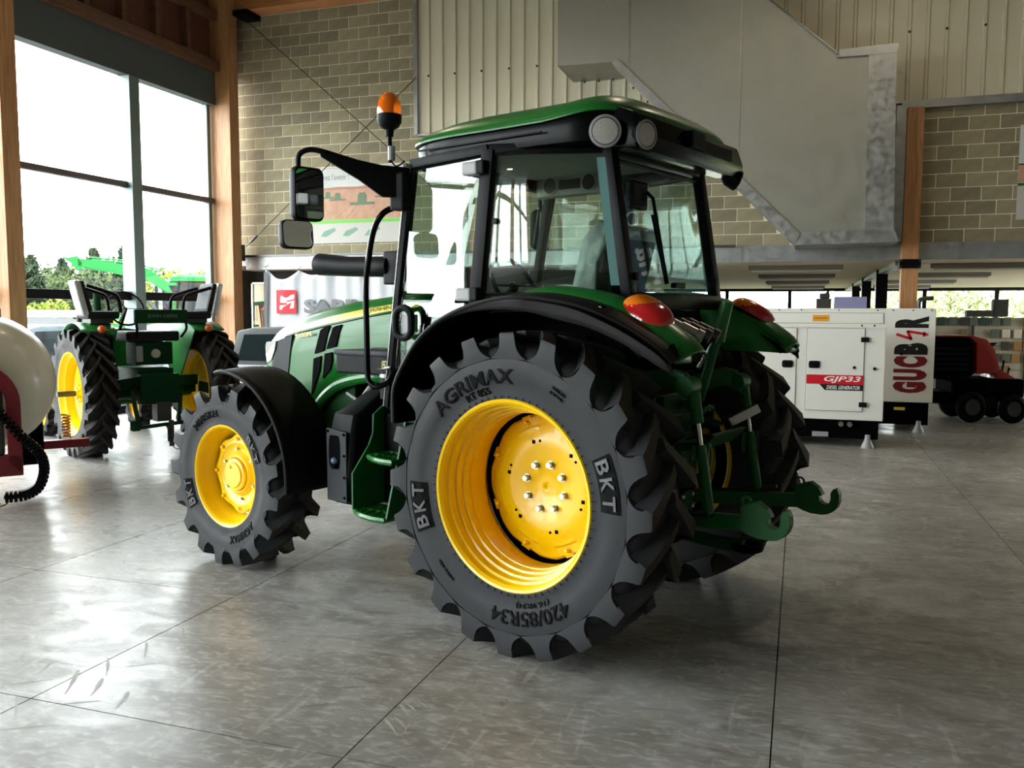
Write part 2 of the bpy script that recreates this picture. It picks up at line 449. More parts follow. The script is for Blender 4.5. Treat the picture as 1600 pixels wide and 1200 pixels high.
# the courses that run on out of the picture, joined
b = MB()
for r in range(10):
    for k in range(19):
        cx = 2.6 + (.2 if r % 2 else 0) + .4 * k + .2
        if cx > 3.3 and cx < 10.2: b.box(cx - .1945, 14.0, 2.66 + .2 * r + .0055, cx + .1945, 14.05, 2.66 + .2 * r + .1945)
for cx, z in HIDDEN: b.box(cx - .1945, 14.0, z - .0945, cx + .1945, 14.05, z + .0945)
b.build('block_courses', 'block_a', wall, 0, kind='stuff')

# ---- ribbed cream cladding above, in sheets
mat('cladding', rgb(206, 200, 176), .45, .1, rvar=(4, .08))
def clad_sheet(x0, n, z0, z1):
    pts = []
    for i in range(n):
        a = x0 + i * .245
        pts += [(a, 0), (a + .18, 0), (a + .195, -.028), (a + .225, -.028), (a + .24, 0)]
    pts.append((x0 + n * .245, 0))
    b = MB(); y = 13.99
    b.loft([[(x, y + d, z0) for x, d in pts], [(x, y + d, z1) for x, d in pts]], closed=False, caps=(False, False))
    o = b.build('cladding_sheet', 'cladding', clad, smooth=0, solid=.004)
    return o
clad = struct(MB().box(-6.47, 13.93, 4.69, 10.3, 14.02, 4.72).build('wall_cladding', 'galvanised', smooth=0))
clad['label'] = 'cream ribbed metal cladding over the block wall'
x = -6.44
while x < 5:
    clad_sheet(x, 4, 4.72, 8.1); x += .98
MB().box(-6.5, 13.93, 4.7, -6.43, 14.02, 8.1).build('edge_trim', 'galvanised', clad, smooth=0)
MB().box(-10.6, 13.96, 4.62, 10.3, 14.02, 4.69).move(Matrix.Translation((11.95, 0, 0))).build('flashing', 'galvanised', clad, smooth=0) if False else None
MB().box(1.3, 13.9, 4.6, 10.3, 14.02, 4.7).build('flashing', 'galvanised', clad, smooth=0)
scr = MB().cyl((0, 0, 0), (0, -.03, 0), .02, .013, 8).mesh('screw_cap', 'black_decal', 30)
for i in list(range(1, 47)):
    sx = -6.44 + .21 + .245 * (i - 1)
    if sx < -3.75 and i % 2 == 1 or sx > 1.25 and i % 2 == 0:
        obj('screw_cap', scr, clad, (sx, 13.962, 5.70))
MB().bar((-3.4, 13.97, 5.405), (-2.8, 13.97, 5.40), .05, .03).build('drip_trim', 'galvanised', clad, smooth=0)

# ---- galvanised casing of a staircase
def stair_casing():
    # outline (x, z) of the front sheet, at y = 13.0
    poly = [(-3.65, 8.0), (-3.65, 5.39), (-2.79, 5.38), (-.05, 2.66), (.85, 2.68), (.80, 5.18), (.42, 5.2), (-.53, 6.04), (-2.8, 8.0)]
    b = MB().prism(poly, lambda a, c, t: (a, t, c), 13.0, 13.98)
    c = struct(b.build('wall_stair_casing', 'galv_sheet', smooth=0))
    c['label'] = 'large galvanised sheet casing of a staircase fixed to the wall'
    # the seams between the sheets
    for sx in (-2.55, -.93):
        zb = 5.38 - (sx + 2.79) * .993 if sx > -2.79 else 5.39
        MB().box(sx - .006, 12.992, max(zb, 2.7) + .02, sx + .006, 13.0, 7.5 if sx < -1.9 else 6.3).build('seam', 'galvanised', c, smooth=0)
    # folded edge trims
    MB().prism([(.80, 2.70), (1.17, 2.72), (1.12, 5.26), (.77, 5.18)], lambda a, q, t: (a, t, q), 12.97, 13.98).build('edge_trim', 'galvanised', c, smooth=0)
    MB().prism([(.36, 5.16), (.40, 5.26), (1.15, 5.28), (1.12, 5.15)], lambda a, q, t: (a, t, q), 12.965, 13.98).build('edge_trim', 'galvanised', c, smooth=0)
    MB().prism([(.34, 5.26), (.42, 5.16), (-.45, 5.93), (-2.2, 7.5), (-2.3, 7.5)], lambda a, q, t: (a, t, q), 12.965, 12.995).build('edge_trim', 'galvanised', c, smooth=0)
    MB().prism([(-.12, 2.60), (-.02, 2.78), (1.17, 2.80), (1.24, 2.62)], lambda a, q, t: (a, t, q), 12.955, 13.99).build('edge_trim', 'galvanised', c, smooth=0)
    MB().prism([(-.12, 2.60), (-.05, 2.76), (-2.72, 5.42), (-2.80, 5.36)], lambda a, q, t: (a, t, q), 12.975, 13.4).build('edge_trim', 'galvanised', c, smooth=0)
    scp = MB().cyl((0, 0, 0), (0, 0, -.03), .018, .012, 8).mesh('screw_cap', 'black_decal', 30)
    for k in range(4): obj('screw_cap', scp, c, (-3.45 + k * .235, 13.93, 5.38))
    for k in range(4):
        t = .05 + k * .085; obj('screw_cap', scp, c, (lerp(-2.79, -.05, t), 13.93, lerp(5.38, 2.66, t) - .02))
stair_casing()

# ---- steel edge beam over the shop, glulam columns
beam = struct(MB().box(-10.15, 13.92, 2.44, 10.3, 14.3, 2.67).build('trim_1', 'galvanised', smooth=0))
beam['label'] = 'galvanised steel edge beam across the wall above the shop'
MB().box(-10.15, 13.86, 2.655, -1.0, 13.95, 2.69).build('cable_tray', 'steel_dark', beam, smooth=0)
MB().box(-10.15, 13.9, 2.42, 10.3, 13.96, 2.445).build('bottom_flange', 'galvanised', beam, smooth=0)
def column(n, x0, y0, x1, y1, z0, z1, m='glulam'):
    return struct(MB().box(x0, y0, z0, x1, y1, z1).build('trim_%d' % n, m, smooth=0, bevel=.006))
c1 = column(2, 1.36, 13.72, 1.585, 13.92, 0, 4.58); c1['label'] = 'glulam timber column beside the stair casing'
br = MB().box(1.33, 13.68, 2.29, 1.615, 13.95, 2.42)
br.build('steel_bracket', 'black_satin', c1, smooth=0, bevel=.004)
boltm = MB().cyl((0, 0, 0), (0, -.02, 0), .014, .014, 6).mesh('bolt', 'steel_dark', 30)
for bx in (1.35, 1.595):
    for bz in (2.31, 2.40): obj('bolt', boltm, c1, (bx, 13.68, bz))
MB().box(1.22, 13.75, 2.68, 1.355, 13.99, 4.62).build('steel_channel', 'galvanised', c1, smooth=0)

# ---- window wall on the left: glulam posts, steel mullions, panes
ww = struct(MB().box(-10.62, -12.4, 5.95, -10.3, 14.2, 8.2).build('wall_left', 'wood_panel', smooth=0))
ww['label'] = 'timber framed window wall with dark red-brown panels above'
wood('wood_dark', rgb(112, 76, 56), rgb(88, 58, 44), vertical=False)
mat('mullion', rgb(112, 126, 124), .45, .3)
mat('bar_brown', rgb(92, 82, 80), .45, .2)
mat('blind', rgb(74, 80, 80), .8)
PY = [13.4 - 4.745 * i for i in range(6)]
for i, y in enumerate(PY):
    p = struct(MB().box(-10.34, y, 0, -9.9, y + .265, 8.0).build('trim_%d' % (20 + i), 'glulam', smooth=0, bevel=.006))
    p['label'] = ('glulam timber post in the corner of the block wall', 'glulam timber post between the tall windows at the picture edge', 'glulam window post outside the picture', 'glulam window post further outside the picture', 'fifth glulam window post behind the viewpoint', 'last glulam window post behind the viewpoint')[i]
for i in range(5):
    y0, y1 = PY[i + 1] + .265, PY[i]
    f = struct(MB().box(-10.4, y0, 5.36, -10.2, y1, 5.95).build('window_%d' % (i + 1), 'blind', smooth=0))
    f['label'] = ('tall window looking out on the yard under a dark blind box', 'second tall window outside the picture', 'third tall window outside the picture', 'fourth tall window behind the viewpoint', 'fifth tall window behind the viewpoint')[i]
    ym = (y0 + y1) / 2 + .19
    MB().box(-10.42, ym - .11, 0, -10.17, ym + .11, 5.36).build('mullion', 'mullion', f, smooth=0, bevel=.006)
    MB().box(-10.42, y1 - .13, 0, -10.3, y1 - .04, 5.36).build('side_frame', 'mullion', f, smooth=0)
    MB().box(-10.36, y0, 3.60, -10.26, y1, 3.70).build('glazing_bar', 'bar_brown', f, smooth=0, bevel=.02)
    MB().box(-10.38, y0, 1.81, -10.26, y1, 1.95).build('glazing_bar', 'black_satin', f, smooth=0, bevel=.006)
    MB().box(-10.38, y0, 0, -10.26, y1, .12).build('glazing_bar', 'black_satin', f, smooth=0)
    MB().box(-10.38, y0, .02, -10.3, y0 + .05, 5.36).build('side_frame', 'black_satin', f, smooth=0)
    for a, c in ((y0 + .05, ym - .11), (ym + .11, y1 - .13)):
        for z0, z1 in ((.12, 1.81), (1.95, 3.6), (3.7, 5.36)):
            MB().box(-10.335, a, z0, -10.327, c, z1).build('pane', 'window_glass', f, smooth=0)
# timber framing over the windows of the first two bays
for i in range(2):
    y0, y1 = PY[i + 1] + .265, PY[i]
    MB().box(-10.3, y0, 5.95, -10.08, y1, 6.12).build('rail', 'wood_dark', ww, smooth=0, bevel=.004)
    MB().box(-10.3, y0, 6.85, -10.12, y1, 7.0).build('rail', 'wood_dark', ww, smooth=0, bevel=.004)
    for k in range(1, 6):
        ys = y0 + (y1 - y0) * k / 6
        MB().box(-10.3, ys - .05, 6.12, -10.14, ys + .05, 7.9).build('stud', 'wood_dark', ww, smooth=0, bevel=.004)
    for k in range(6):
        a, c = y0 + (y1 - y0) * k / 6 + .05, y0 + (y1 - y0) * (k + 1) / 6 - .05
        for z0, z1 in ((6.12, 6.85), (7.0, 8.0)):
            MB().box(-10.3, a, z0, -10.26, c, z1).build('panel', 'wood_panel', ww, smooth=0)
mat('hook_metal', rgb(180, 180, 180), .3, 1)
# timber beam along the top of the block wall
tb = struct(MB().box(-9.9, 13.6, 7.05, -6.4, 13.95, 7.6).build('trim_8', 'glulam_beam', smooth=0, bevel=.006)); tb['label'] = 'timber beam at the top of the block wall'
MB().box(-9.91, 13.55, 6.96, -9.6, 13.97, 7.05).build('steel_bracket', 'black_satin', tb, smooth=0)

# ---- the rest of the shell (seen only in reflections and as bounce)
mat('wall_grey', rgb(150, 145, 130), .9)
mat('ceiling_deck', rgb(120, 112, 100), .85)
struct(MB().box(-10.6, -12.6, 8.2, 10.4, 14.3, 8.4).build('ceiling', 'ceiling_deck', smooth=0))['label'] = 'high roof deck of the showroom'
struct(MB().box(10.3, -12.5, 0, 10.5, 14.6, 8.2).build('wall_right', 'wall_grey', smooth=0))['label'] = 'plain grey wall on the far side of the showroom'
sr_ = struct(MB().box(10.3, 14.6, 0, 10.5, 30.4, .85).build('wall_shop_right', 'wall_grey0', smooth=0)); sr_['label'] = 'unseen side wall of the shop with windows added to brighten its ceiling'  # unseen glazing, added so daylight reaches the shop ceiling
MB().box(10.3, 14.6, 2.34, 10.5, 30.4, 2.46).build('lintel', 'black_satin', sr_, smooth=0)
for k in range(9): MB().box(10.32, 14.6 + k * 1.95, .85, 10.44, 14.72 + k * 1.95, 2.36).build('window_post', 'black_satin', sr_, smooth=0)
for k in range(8): MB().box(10.37, 14.72 + k * 1.95, .85, 10.38, 16.55 + k * 1.95, 2.36).build('pane', 'window_glass', sr_, smooth=0)
struct(MB().box(-10.6, -12.6, 0, 10.4, -12.4, 8.2).build('wall_front', 'wall_grey', smooth=0))['label'] = 'plain grey wall behind the viewpoint'
# ---- low shop behind the beam
mat('shop_ceiling', rgb(236, 222, 192), .8)
sc_ = struct(MB().box(-10.6, 14.3, 2.44, 10.4, 30.4, 2.6).build('ceiling_shop', 'shop_ceiling', smooth=0)); sc_['label'] = 'low pale shop ceiling behind the steel beam'
mat('plank_line', rgb(150, 142, 124), .8)
struct(MB().box(-10.7, 14.2, 0, -10.5, 30.4, 2.5).build('wall_shop_left', 'dark_card', smooth=0))['label'] = 'dark side wall of the shop'
fw_ = struct(MB().box(-10.6, 30.2, 0, 10.4, 30.4, 1.42).build('wall_shop_back', 'wall_grey', smooth=0)); fw_['label'] = 'low back wall of the shop under a row of windows'
MB().box(-10.6, 30.2, 2.34, 10.4, 30.4, 2.46).build('lintel', 'black_satin', fw_, smooth=0)
for k in range(11):
    xx = -8.9 + 2.04 * k + .36
    MB().box(xx - .06, 30.16, 1.42, xx + .06, 30.36, 2.36).build('window_post', 'black_satin', fw_, smooth=0)
    MB().box(xx + .06, 30.28, 1.42, xx + 1.98, 30.29, 2.36).build('pane', 'window_glass', fw_, smooth=0)
struct(MB().box(-10.6, 30.2, 1.42, -8.6, 30.4, 2.4).build('wall_shop_pier', 'wall_grey', smooth=0))['label'] = 'pier at the end of the shop windows'
# black steel posts down the shop
for k in range(3):
    y = 17.35 + 4 * k
    p = struct(MB().box(1.30, y, 0, 1.50, y + .2, 2.44).build('trim_%d' % (9 + k), 'black_satin', smooth=0)); p['label'] = ('nearest black steel post in the shop', 'middle black steel post in the shop', 'farthest black steel post in the shop')[k]
# timber strip from column along the ceiling
struct(MB().box(1.33, 14.3, 2.36, 1.5, 30.2, 2.44).build('trim_12', 'galvanised', smooth=0))['label'] = 'thin ceiling rail running back over the black posts'
# fluorescent battens, all switched off
mat('batten', rgb(124, 116, 102), .6); mat('tube_white', rgb(200, 196, 182), .4)
bl = thing('strip_light', '', 'light')
MB().box(-.76, -.06, -.075, .76, .06, 0).build('housing', 'batten', bl, smooth=0, bevel=.006)
MB().cyl((-.72, 0, -.092), (.72, 0, -.092), .018, n=8).build('tube', 'tube_white', bl)
NAMES = {}
k = 0
for col_, xs in ((0, -.12), (1, 2.72)):
    for r_, y in enumerate((15.4, 18.95, 22.9, 27.2)):
        o = bl if k == 0 else copy_tree(bl)
        o.location = (xs if r_ or col_ == 0 else 2.72, y, 2.44)
        o['label'] = 'unlit ceiling strip light %s, %s from the beam' % (('left of the timber column', 'right of the timber column')[col_], ('nearest', 'second', 'third', 'farthest')[r_])
        o['group'] = 'strip lights under the shop ceiling'
        k += 1

# ---- high-bay lamps hanging from the roof, above the picture
mat('lamp_glow', (1, .82, .55, 1), .5, emit=((1.0, .80, .52, 1), 5.0))
LPOS = [(-5.5, 2.0), (-5.5, 8.2), (-1.0, 8.6), (1.4, 9.6)]
LWORD = ('over the floor near the windows', 'on the old tractor side', 'above the cab roof', 'above the generators')
lp0 = None
for i, (x, y) in enumerate(LPOS):
    if lp0 is None:
        lp0 = thing('pendant_lamp', '', 'lamp')
        MB().lathe([(.06, .28), (.08, .22), (.22, .12), (.30, .0), (.28, .0), (.2, .1), (.06, .2)], 32, 'z').build('lamp_shade', 'galvanised', lp0, 40)
        MB().lathe([(.001, .03), (.20, .03), (.20, .05), (.001, .05)], 28, 'z').build('lamp_glass', 'lamp_glow', lp0, 40)
        MB().cyl((0, 0, .25), (0, 0, 1.0), .012, n=8).build('lamp_cord', 'black_satin', lp0)
        o = lp0
    else: o = copy_tree(lp0)
    o.location = (x, y, 7.2); o['label'] = 'round pendant lamp ' + LWORD[i]; o['group'] = 'high pendant lamps'
    l = bpy.data.lights.new('lamp_light', 'AREA'); l.shape = 'DISK'; l.size = .42; l.energy = (10, 24, 20, 34)[i]; l.color = (1.0, .84, .62)
    lo = bpy.data.objects.new('lamp_light', l); COL.objects.link(lo); lo.parent = o; lo.location = (0, 0, .02)
# ================================================================== wheels (shared by the tractors)
def carcass(R, W, rb):
    w = W / 2
    return [(rb - .01, w * .80), (rb, w * .88), (rb + .018, w * .90), (rb + .03, w * .885), (rb + (R - rb) * .28, w * .975), (rb + (R - rb) * .45, w * 1.0), (rb + (R - rb) * .60, w * .985),
            (R - .125, w * .95), (R - .10, w * .88), (R - .075, w * .76), (R - .06, w * .45), (R - .055, 0)]
def tyre_mesh(name, R, W, rb, nl, m='rubber', lead=.24, fine=1.0, worn=True):
    half = carcass(R, W, rb)
    prof = half + [(r, -y) for r, y in half[-2::-1]]
    b = MB().lathe(prof, 96, 'y')
    w = W / 2
    for side in (1, -1):
        for k in range(nl):
            t0 = 2 * pi * (k + (.0 if side > 0 else .5)) / nl
            st = []   # r, y, normal r, normal y, half width, angle lead, depth
            for s in (0, .2, .4, .6, .8, .93, 1.0):
                y = lerp(-.018, w * .985, s); ld = lead * (1 - s) ** 1.15
                st.append((R - .008 * s * s, y, 1, 0, lerp(.027, .040, s) * fine, ld, .085))
            pt = 2 * pi * R / nl * .5
            st.append((R - .020, w * 1.002, .8, .6, pt * .36, -.004, .07))
            st.append((R - .050, w * 1.012, .25, .96, pt * .39, -.010, .06))
            st.append((R - .078, w * 1.014, 0, 1, pt * .47, -.014, .055))
            st.append((R - .098, w * 1.010, 0, 1, pt * .60, -.016, .05))
            st.append((R - .112, w * 1.004, 0, 1, pt * .78, -.016, .04))
            st.append((R - .122, w * .998, 0, 1, pt * .99, -.016, .03))
            loops = []
            for r, y, nr, ny, h, ld, d in st:
                q = t0 - ld     # the lug centre leads in the direction of travel
                lp = []
                for sg, top in ((-1, 1), (1, 1), (1, 0), (-1, 0)):
                    hh = h if top else h + .022
                    rr = r if top else r - nr * d; yy = y if top else y - ny * d
                    a = q + sg * hh / R
                    lp.append((rr * cos(a), side * yy, rr * sin(a)))
                loops.append(lp)
            b.loft(loops)
    me = b.mesh(name, m, 38)
    me.materials.append(MATS['rubber_worn'])   # the worn tops of the lugs
    for p in me.polygons:
        if worn and math.hypot(p.center.x, p.center.z) > R - .022 and abs(p.normal.y) < .5: p.material_index = 1
    return me

def side_y(R, W, rb, r):
    prof = sorted([(a, y) for a, y in carcass(R, W, rb)[2:9]])
    return interp(prof, r)
def arc_text(name, s, r0, phi, span, h, m, parent, yfn, ext=.004, bold=.0, rect=None):
    """lettering bent round the sidewall; phi in degrees clockwise from the top seen from outside (front to the left)"""
    wd = radians(span) * r0
    b = MB()
    if rect:
        n = 10
        vs = []
        b.grid(n, 6, lambda u, v: ((u - .5) * rect[0], (v - .5) * rect[1], .0035))
    else:
        b = text_mb(s, wd, h, ext, bold)
    out = []
    for x, y, z in b.v:
        p = radians(phi) + x / r0; r = r0 + y
        out.append((-r * sin(p), yfn(r) + z + (0 if rect else .002), r * cos(p)))
    b.v = out
    me = bpy.data.meshes.new(name); me.from_pydata(b.v, [], b.f); me.materials.append(MATS[m])
    return obj(name, me, parent)

# ================================================================== the main tractor
TR_LOC = (-.98, 4.694, 0); TR_ROT = radians(160.9035)
T = thing('tractor', 'modern green tractor with yellow wheels, glass cab and orange beacon', 'tractor', TR_LOC, TR_ROT)

RW = dict(R=.785, W=.435, rb=.462, nl=20)
FW = dict(R=.592, W=.345, rb=.335, nl=17)
rear_me = tyre_mesh('rear_tyre', m='rubber', **RW)
front_me = tyre_mesh('front_tyre', m='rubber', lead=.27, fine=.92, **FW)

def rear_wheel(s):
    o = obj('rear_wheel', rear_me, T, (0, s * .755, .772))
    if s < 0: o.rotation_euler = (0, 0, pi); o.rotation_euler = (pi, 0, 0); o.rotation_euler = (0, 0, 0); o.scale = (1, -1, 1)
    # rim: outer flange, bead seat, stepped barrel
    prof = [(.448, .196), (.460, .200), (.466, .193), (.462, .186), (.452, .186), (.446, .178), (.440, .150), (.428, .146), (.426, .11), (.414, .106), (.411, .07), (.399, .066), (.396, .03), (.391, .026), (.392, -.10), (.41, -.13), (.43, -.16), (.44, -.19), (.466, -.196), (.45, -.20), (.425, -.16), (.405, -.13), (.386, -.09), (.383, .022), (.389, .024), (.391, .064), (.403, .068), (.406, .104), (.418, .108), (.420, .146), (.432, .152), (.436, .182), (.448, .196)]
    MB().lathe(prof, 80, 'y').build('rim', 'yellow_paint', o, 28)
    # disc: outer edge cut to flats between the rim lugs, dished in rings towards the hub
    def disc_r(q, r):
        k = abs(((q / (pi / 4)) % 1) - .5) * 2
        return r
    n = 96; b = MB()
    rings = [(.372, -.150), (.372, -.140), (.362, -.132), (.315, -.128), (.300, -.118), (.27, -.116), (.255, -.108), (.20, -.108), (.185, -.112), (.085, -.114), (.076, -.119), (.03, -.119), (.004, -.119)]
    vs = []
    for i in range(n):
        q = 2 * pi * i / n
        oct_ = cos(pi / 8) / cos((q % (pi / 4)) - pi / 8)
        for j, (r, y) in enumerate(rings):
            f = lerp(1, min(1.0, oct_ * 1.05), 1.0 if j < 3 else (.5 if j == 3 else 0))
            vs.append((r * f * cos(q), y, r * f * sin(q)))
    K = len(rings)
    b.add(vs, [(i * K + j, ((i + 1) % n) * K + j, ((i + 1) % n) * K + j + 1, i * K + j + 1) for i in range(n) for j in range(K - 1)])
    b.build('wheel_disc', 'yellow_paint', o, 30, solid=.008)
    MB().lathe([(.355, -.165), (.425, -.165)], 64, 'y').build('gap_shade_ring', 'mesh_black', o, 30, solid=.004)  # black ring added behind the disc as the shade in the rim gap
    hexm = MB().lathe([(.0005, .024), (.014, .024), (.0155, .021), (.0155, .0), (.022, -.0), (.022, -.006)], 12, 'y').mesh('bolt', 'steel', 30)
    for k in range(8):
        q = 2 * pi * (k + .35) / 8
        obj('wheel_bolt', hexm, o, (.118 * cos(q), -.106, .118 * sin(q)))
    lug = MB(); lug.box(-.028, -.02, -.03, .028, .0, .035); lug.cyl((0, 0, 0), (0, .028, 0), .013, .011, 8)
    lugm = lug.mesh('rim_lug', 'yellow_paint', 30, bevel=.003)
    for k in range(8):
        q = 2 * pi * (k + .5) / 8
        obj('rim_lug', lugm, o, (.335 * cos(q), -.127, .335 * sin(q)), (0, -q + pi / 2, 0))
    hole = MB().box(-.009, -.002, -.009, .009, .002, .009).mesh('disc_hole', 'mesh_black', 0)
    hol2 = MB().cyl((0, -.002, 0), (0, .002, 0), .007, n=10).mesh('disc_hole', 'mesh_black', 0)
    for k in range(6):
        q = 2 * pi * (k + .2) / 6
        obj('disc_hole', hole, o, (.232 * cos(q), -.1035, .232 * sin(q)))
        obj('disc_hole', hol2, o, (.232 * cos(q + .17), -.1035, .232 * sin(q + .17)))
    if s > 0:
        MB().obox((-.07, -.117, .30), (.11, .002, .018), (0, radians(25), 0)).build('paper_tag', 'white_print', o, 0)
        yf = lambda r: side_y(RW['R'], RW['W'], RW['rb'], r)
        arc_text('sidewall_lettering', 'AGRIMAX', .575, -23, 54, .072, 'rubber_letter', o, yf, bold=.018)
        arc_text('sidewall_lettering', 'RT 855', .512, -21, 17, .034, 'rubber_letter', o, yf, bold=.01)
        arc_text('sidewall_lettering', '420/85R34', .578, 165, 47, .070, 'rubber_letter', o, yf, bold=.01)
        arc_text('sidewall_lettering', '(16.9R34)', .515, 163, 22, .030, 'rubber_letter', o, yf)
        arc_text('sidewall_lettering', 'TUBELESS', .60, 30, 8, .014, 'rubber_letter', o, yf)
        arc_text('sidewall_lettering', 'RADIAL', .575, 30, 8, .012, 'rubber_letter', o, yf)
        arc_text('sidewall_lettering', 'MADE IN INDIA', .57, 222, 13, .014, 'rubber_letter', o, yf)
        for ph in (77, 258):
            arc_text('brand_panel', '', .572, ph, 0, 0, 'rubber_letter', o, yf, rect=(.25, .108))
            for q, ch in ((-8, 'B'), (0, 'K'), (8, 'T')):
                arc_text('brand_letter', ch, .572, ph + q, 6.2, .072, 'rubber_raised', o, lambda r: yf(r) + .0035, bold=.02)
        ring = MB()
        for k in range(72):
            q = 2 * pi * k / 72
            ring.bar((.468 * cos(q), yf(.468) + .004, .468 * sin(q)), (.482 * cos(q), yf(.482) + .003, .482 * sin(q)), .003, .003)
        ring.build('bead_marks', 'rubber_letter', o, 0, kind='stuff')
    return o
rear_wheel(1); rear_wheel(-1)

def front_wheel(s):
    o = obj('front_wheel', front_me, T, (2.347, s * .772, .582))
    if s < 0: o.scale = (1, -1, 1)
    prof = [(.322, .150), (.332, .154), (.338, .148), (.330, .142), (.322, .14), (.314, .125), (.310, .09), (.298, .075), (.290, .04), (.276, .02), (.27, -.08), (.29, -.12), (.338, -.15), (.32, -.154), (.28, -.12), (.262, -.08), (.268, .02), (.284, .045), (.292, .08), (.304, .095), (.308, .13), (.322, .150)]
    MB().lathe(prof, 64, 'y').build('rim', 'yellow_paint', o, 40)
    n = 80; vs = []
    rings = [(.262, .022), (.262, .032), (.250, .038), (.205, .040), (.19, .03), (.15, .026), (.135, .036), (.122, .052), (.112, .056)]
    for i in range(n):
        q = 2 * pi * i / n; lob = 1 - .085 * (.5 - .5 * cos(8 * q))
        for j, (r, y) in enumerate(rings): vs.append((r * (lob if j < 3 else 1) * cos(q), y, r * (lob if j < 3 else 1) * sin(q)))
    K = len(rings)
    MB().add(vs, [(i * K + j, ((i + 1) % n) * K + j, ((i + 1) % n) * K + j + 1, i * K + j + 1) for i in range(n) for j in range(K - 1)]).build('wheel_disc', 'yellow_paint', o, 35, solid=.006)
    hub = MB().lathe([(.12, -.02), (.12, .045), (.108, .052), (.104, .075), (.085, .078), (.08, .088), (.0005, .088)], 40, 'y')
    hub.build('hub_cap', 'yellow_paint', o, 35)
    bm_ = MB().lathe([(.0005, .02), (.011, .02), (.0125, .017), (.0125, 0), (.017, 0), (.017, -.008)], 10, 'y').mesh('wheel_bolt', 'yellow_paint', 30)
    for k in range(8):
        q = 2 * pi * k / 8
        obj('wheel_bolt', bm_, o, (.232 * cos(q), .040, .232 * sin(q)))
    b2 = MB().lathe([(.0005, .018), (.010, .018), (.010, -.004)], 6, 'y').mesh('hub_bolt', 'steel', 30)
    for k in range(6):
        q = 2 * pi * (k + .4) / 6
        obj('hub_bolt', b2, o, (.165 * cos(q), .03, .165 * sin(q)))
    MB().cyl((.03, .087, .05), (.03, .094, .05), .012, n=10).build('plug', 'yellow_paint', o, 30)
    if s > 0:
        yf = lambda r: side_y(FW['R'], FW['W'], FW['rb'], r)
        for ph in (58, 248):
            arc_text('brand_panel', '', .402, ph, 0, 0, 'rubber_letter', o, yf, rect=(.19, .080))
            for q, ch in ((-9, 'B'), (0, 'K'), (9, 'T')):
                arc_text('brand_letter', ch, .402, ph + q, 7, .052, 'rubber_raised', o, lambda r: yf(r) + .0035, bold=.02)
        arc_text('sidewall_lettering', 'AGRIMAX', .41, 150, 40, .050, 'rubber_letter', o, yf, bold=.015)
        arc_text('sidewall_lettering', '340/85R24', .41, -25, 42, .044, 'rubber_letter', o, yf)
    return o
front_wheel(1); front_wheel(-1)

# ---- chassis: axle housings, gearbox, engine block
ch = MB()
ch.box(-.32, -.24, .60, .75, .24, 1.10); ch.box(.7, -.2, .55, 1.3, .2, 1.0); ch.box(1.25, -.24, .48, 2.35, .24, 1.0)
ch.cyl((0, -.58, .772), (0, .58, .772), .13, n=24)
ch.cyl((0, -.36, .772), (0, .36, .772), .19, n=24)
ch.box(-.42, -.20, .74, -.3, .20, 1.22); ch.box(2.2, -.22, .6, 2.75, .22, 1.0)
ch.build('chassis', 'green_cast', T, 30, bevel=.015)
fa = MB(); fa.cyl((2.347, -.62, .56), (2.347, .62, .56), .075, .075, 16); fa.box(2.22, -.3, .48, 2.48, .3, .66)
for s in (-1, 1): fa.cyl((2.347, s * .50, .57), (2.347, s * .66, .57), .15, .13, 24); fa.cyl((2.347, s * .57, .40), (2.347, s * .57, .75), .06, n=12)
fa.build('front_axle', 'green_cast', T, 30)
en = MB(); en.box(1.2, -.26, .95, 2.6, .26, 1.5)
en.build('engine', 'mesh_black', T, 0, bevel=.01)
hs = MB()
hs.tube(smoothpts([(1.52, .36, 1.22), (1.62, .38, 1.1), (1.70, .38, .98)]), .018, 8); hs.tube(smoothpts([(1.43, .38, 1.2), (1.50, .40, 1.05), (1.42, .40, .95)]), .013, 8)
hs.tube(smoothpts([(1.35, .42, 1.1), (1.55, .42, 1.06), (1.75, .40, 1.12)]), .011, 8)
hs.build('engine_hose', 'grey_light', T)
# ---- hood, lofted along the tractor
ZT = [(1.10, 1.765), (1.5, 1.745), (1.824, 1.715), (2.08, 1.672), (2.35, 1.622), (2.55, 1.57), (2.68, 1.52), (2.78, 1.46), (2.84, 1.40)]
HWD = [(1.10, .405), (1.9, .395), (2.3, .375), (2.55, .345), (2.70, .30), (2.80, .24), (2.84, .20)]
ZB = [(1.10, 1.24), (1.5, 1.235), (1.70, 1.215), (1.85, 1.165), (1.97, 1.09), (2.05, 1.0), (2.09, .93), (2.13, .86), (2.4, .86), (2.84, .95)]
xs_h = [1.10, 1.3, 1.5, 1.6, 1.7, 1.78, 1.85, 1.91, 1.97, 2.01, 2.05, 2.09, 2.13, 2.2, 2.3, 2.4, 2.5, 2.6, 2.68, 2.74, 2.80, 2.84]
def hood_sec(x, grow=0.0, t0=0, t1=1):
    w, zt, zb = interp(HWD, x) + grow, interp(ZT, x) + grow, interp(ZB, x)
    half = [(w, zb), (w, lerp(zb, zt, .3)), (w, zt - .28), (w - .003, zt - .20), (w - .012, zt - .14), (w - .03, zt - .09), (w - .07, zt - .045), (w - .14, zt - .014), (w * .4, zt - .003), (0, zt)]
    return half
loops = []
for x in xs_h:
    h = hood_sec(x); loops.append([(x, y, z) for y, z in h] + [(x, -y, z) for y, z in h[-2::-1]])
hood = MB().loft(loops, closed=False, caps=(False, False))
k = len(loops[0]); hood.f.append([(len(loops) - 1) * k + i for i in range(k)])
hood = hood.build('hood', 'green_paint', T, 50, solid=.012)
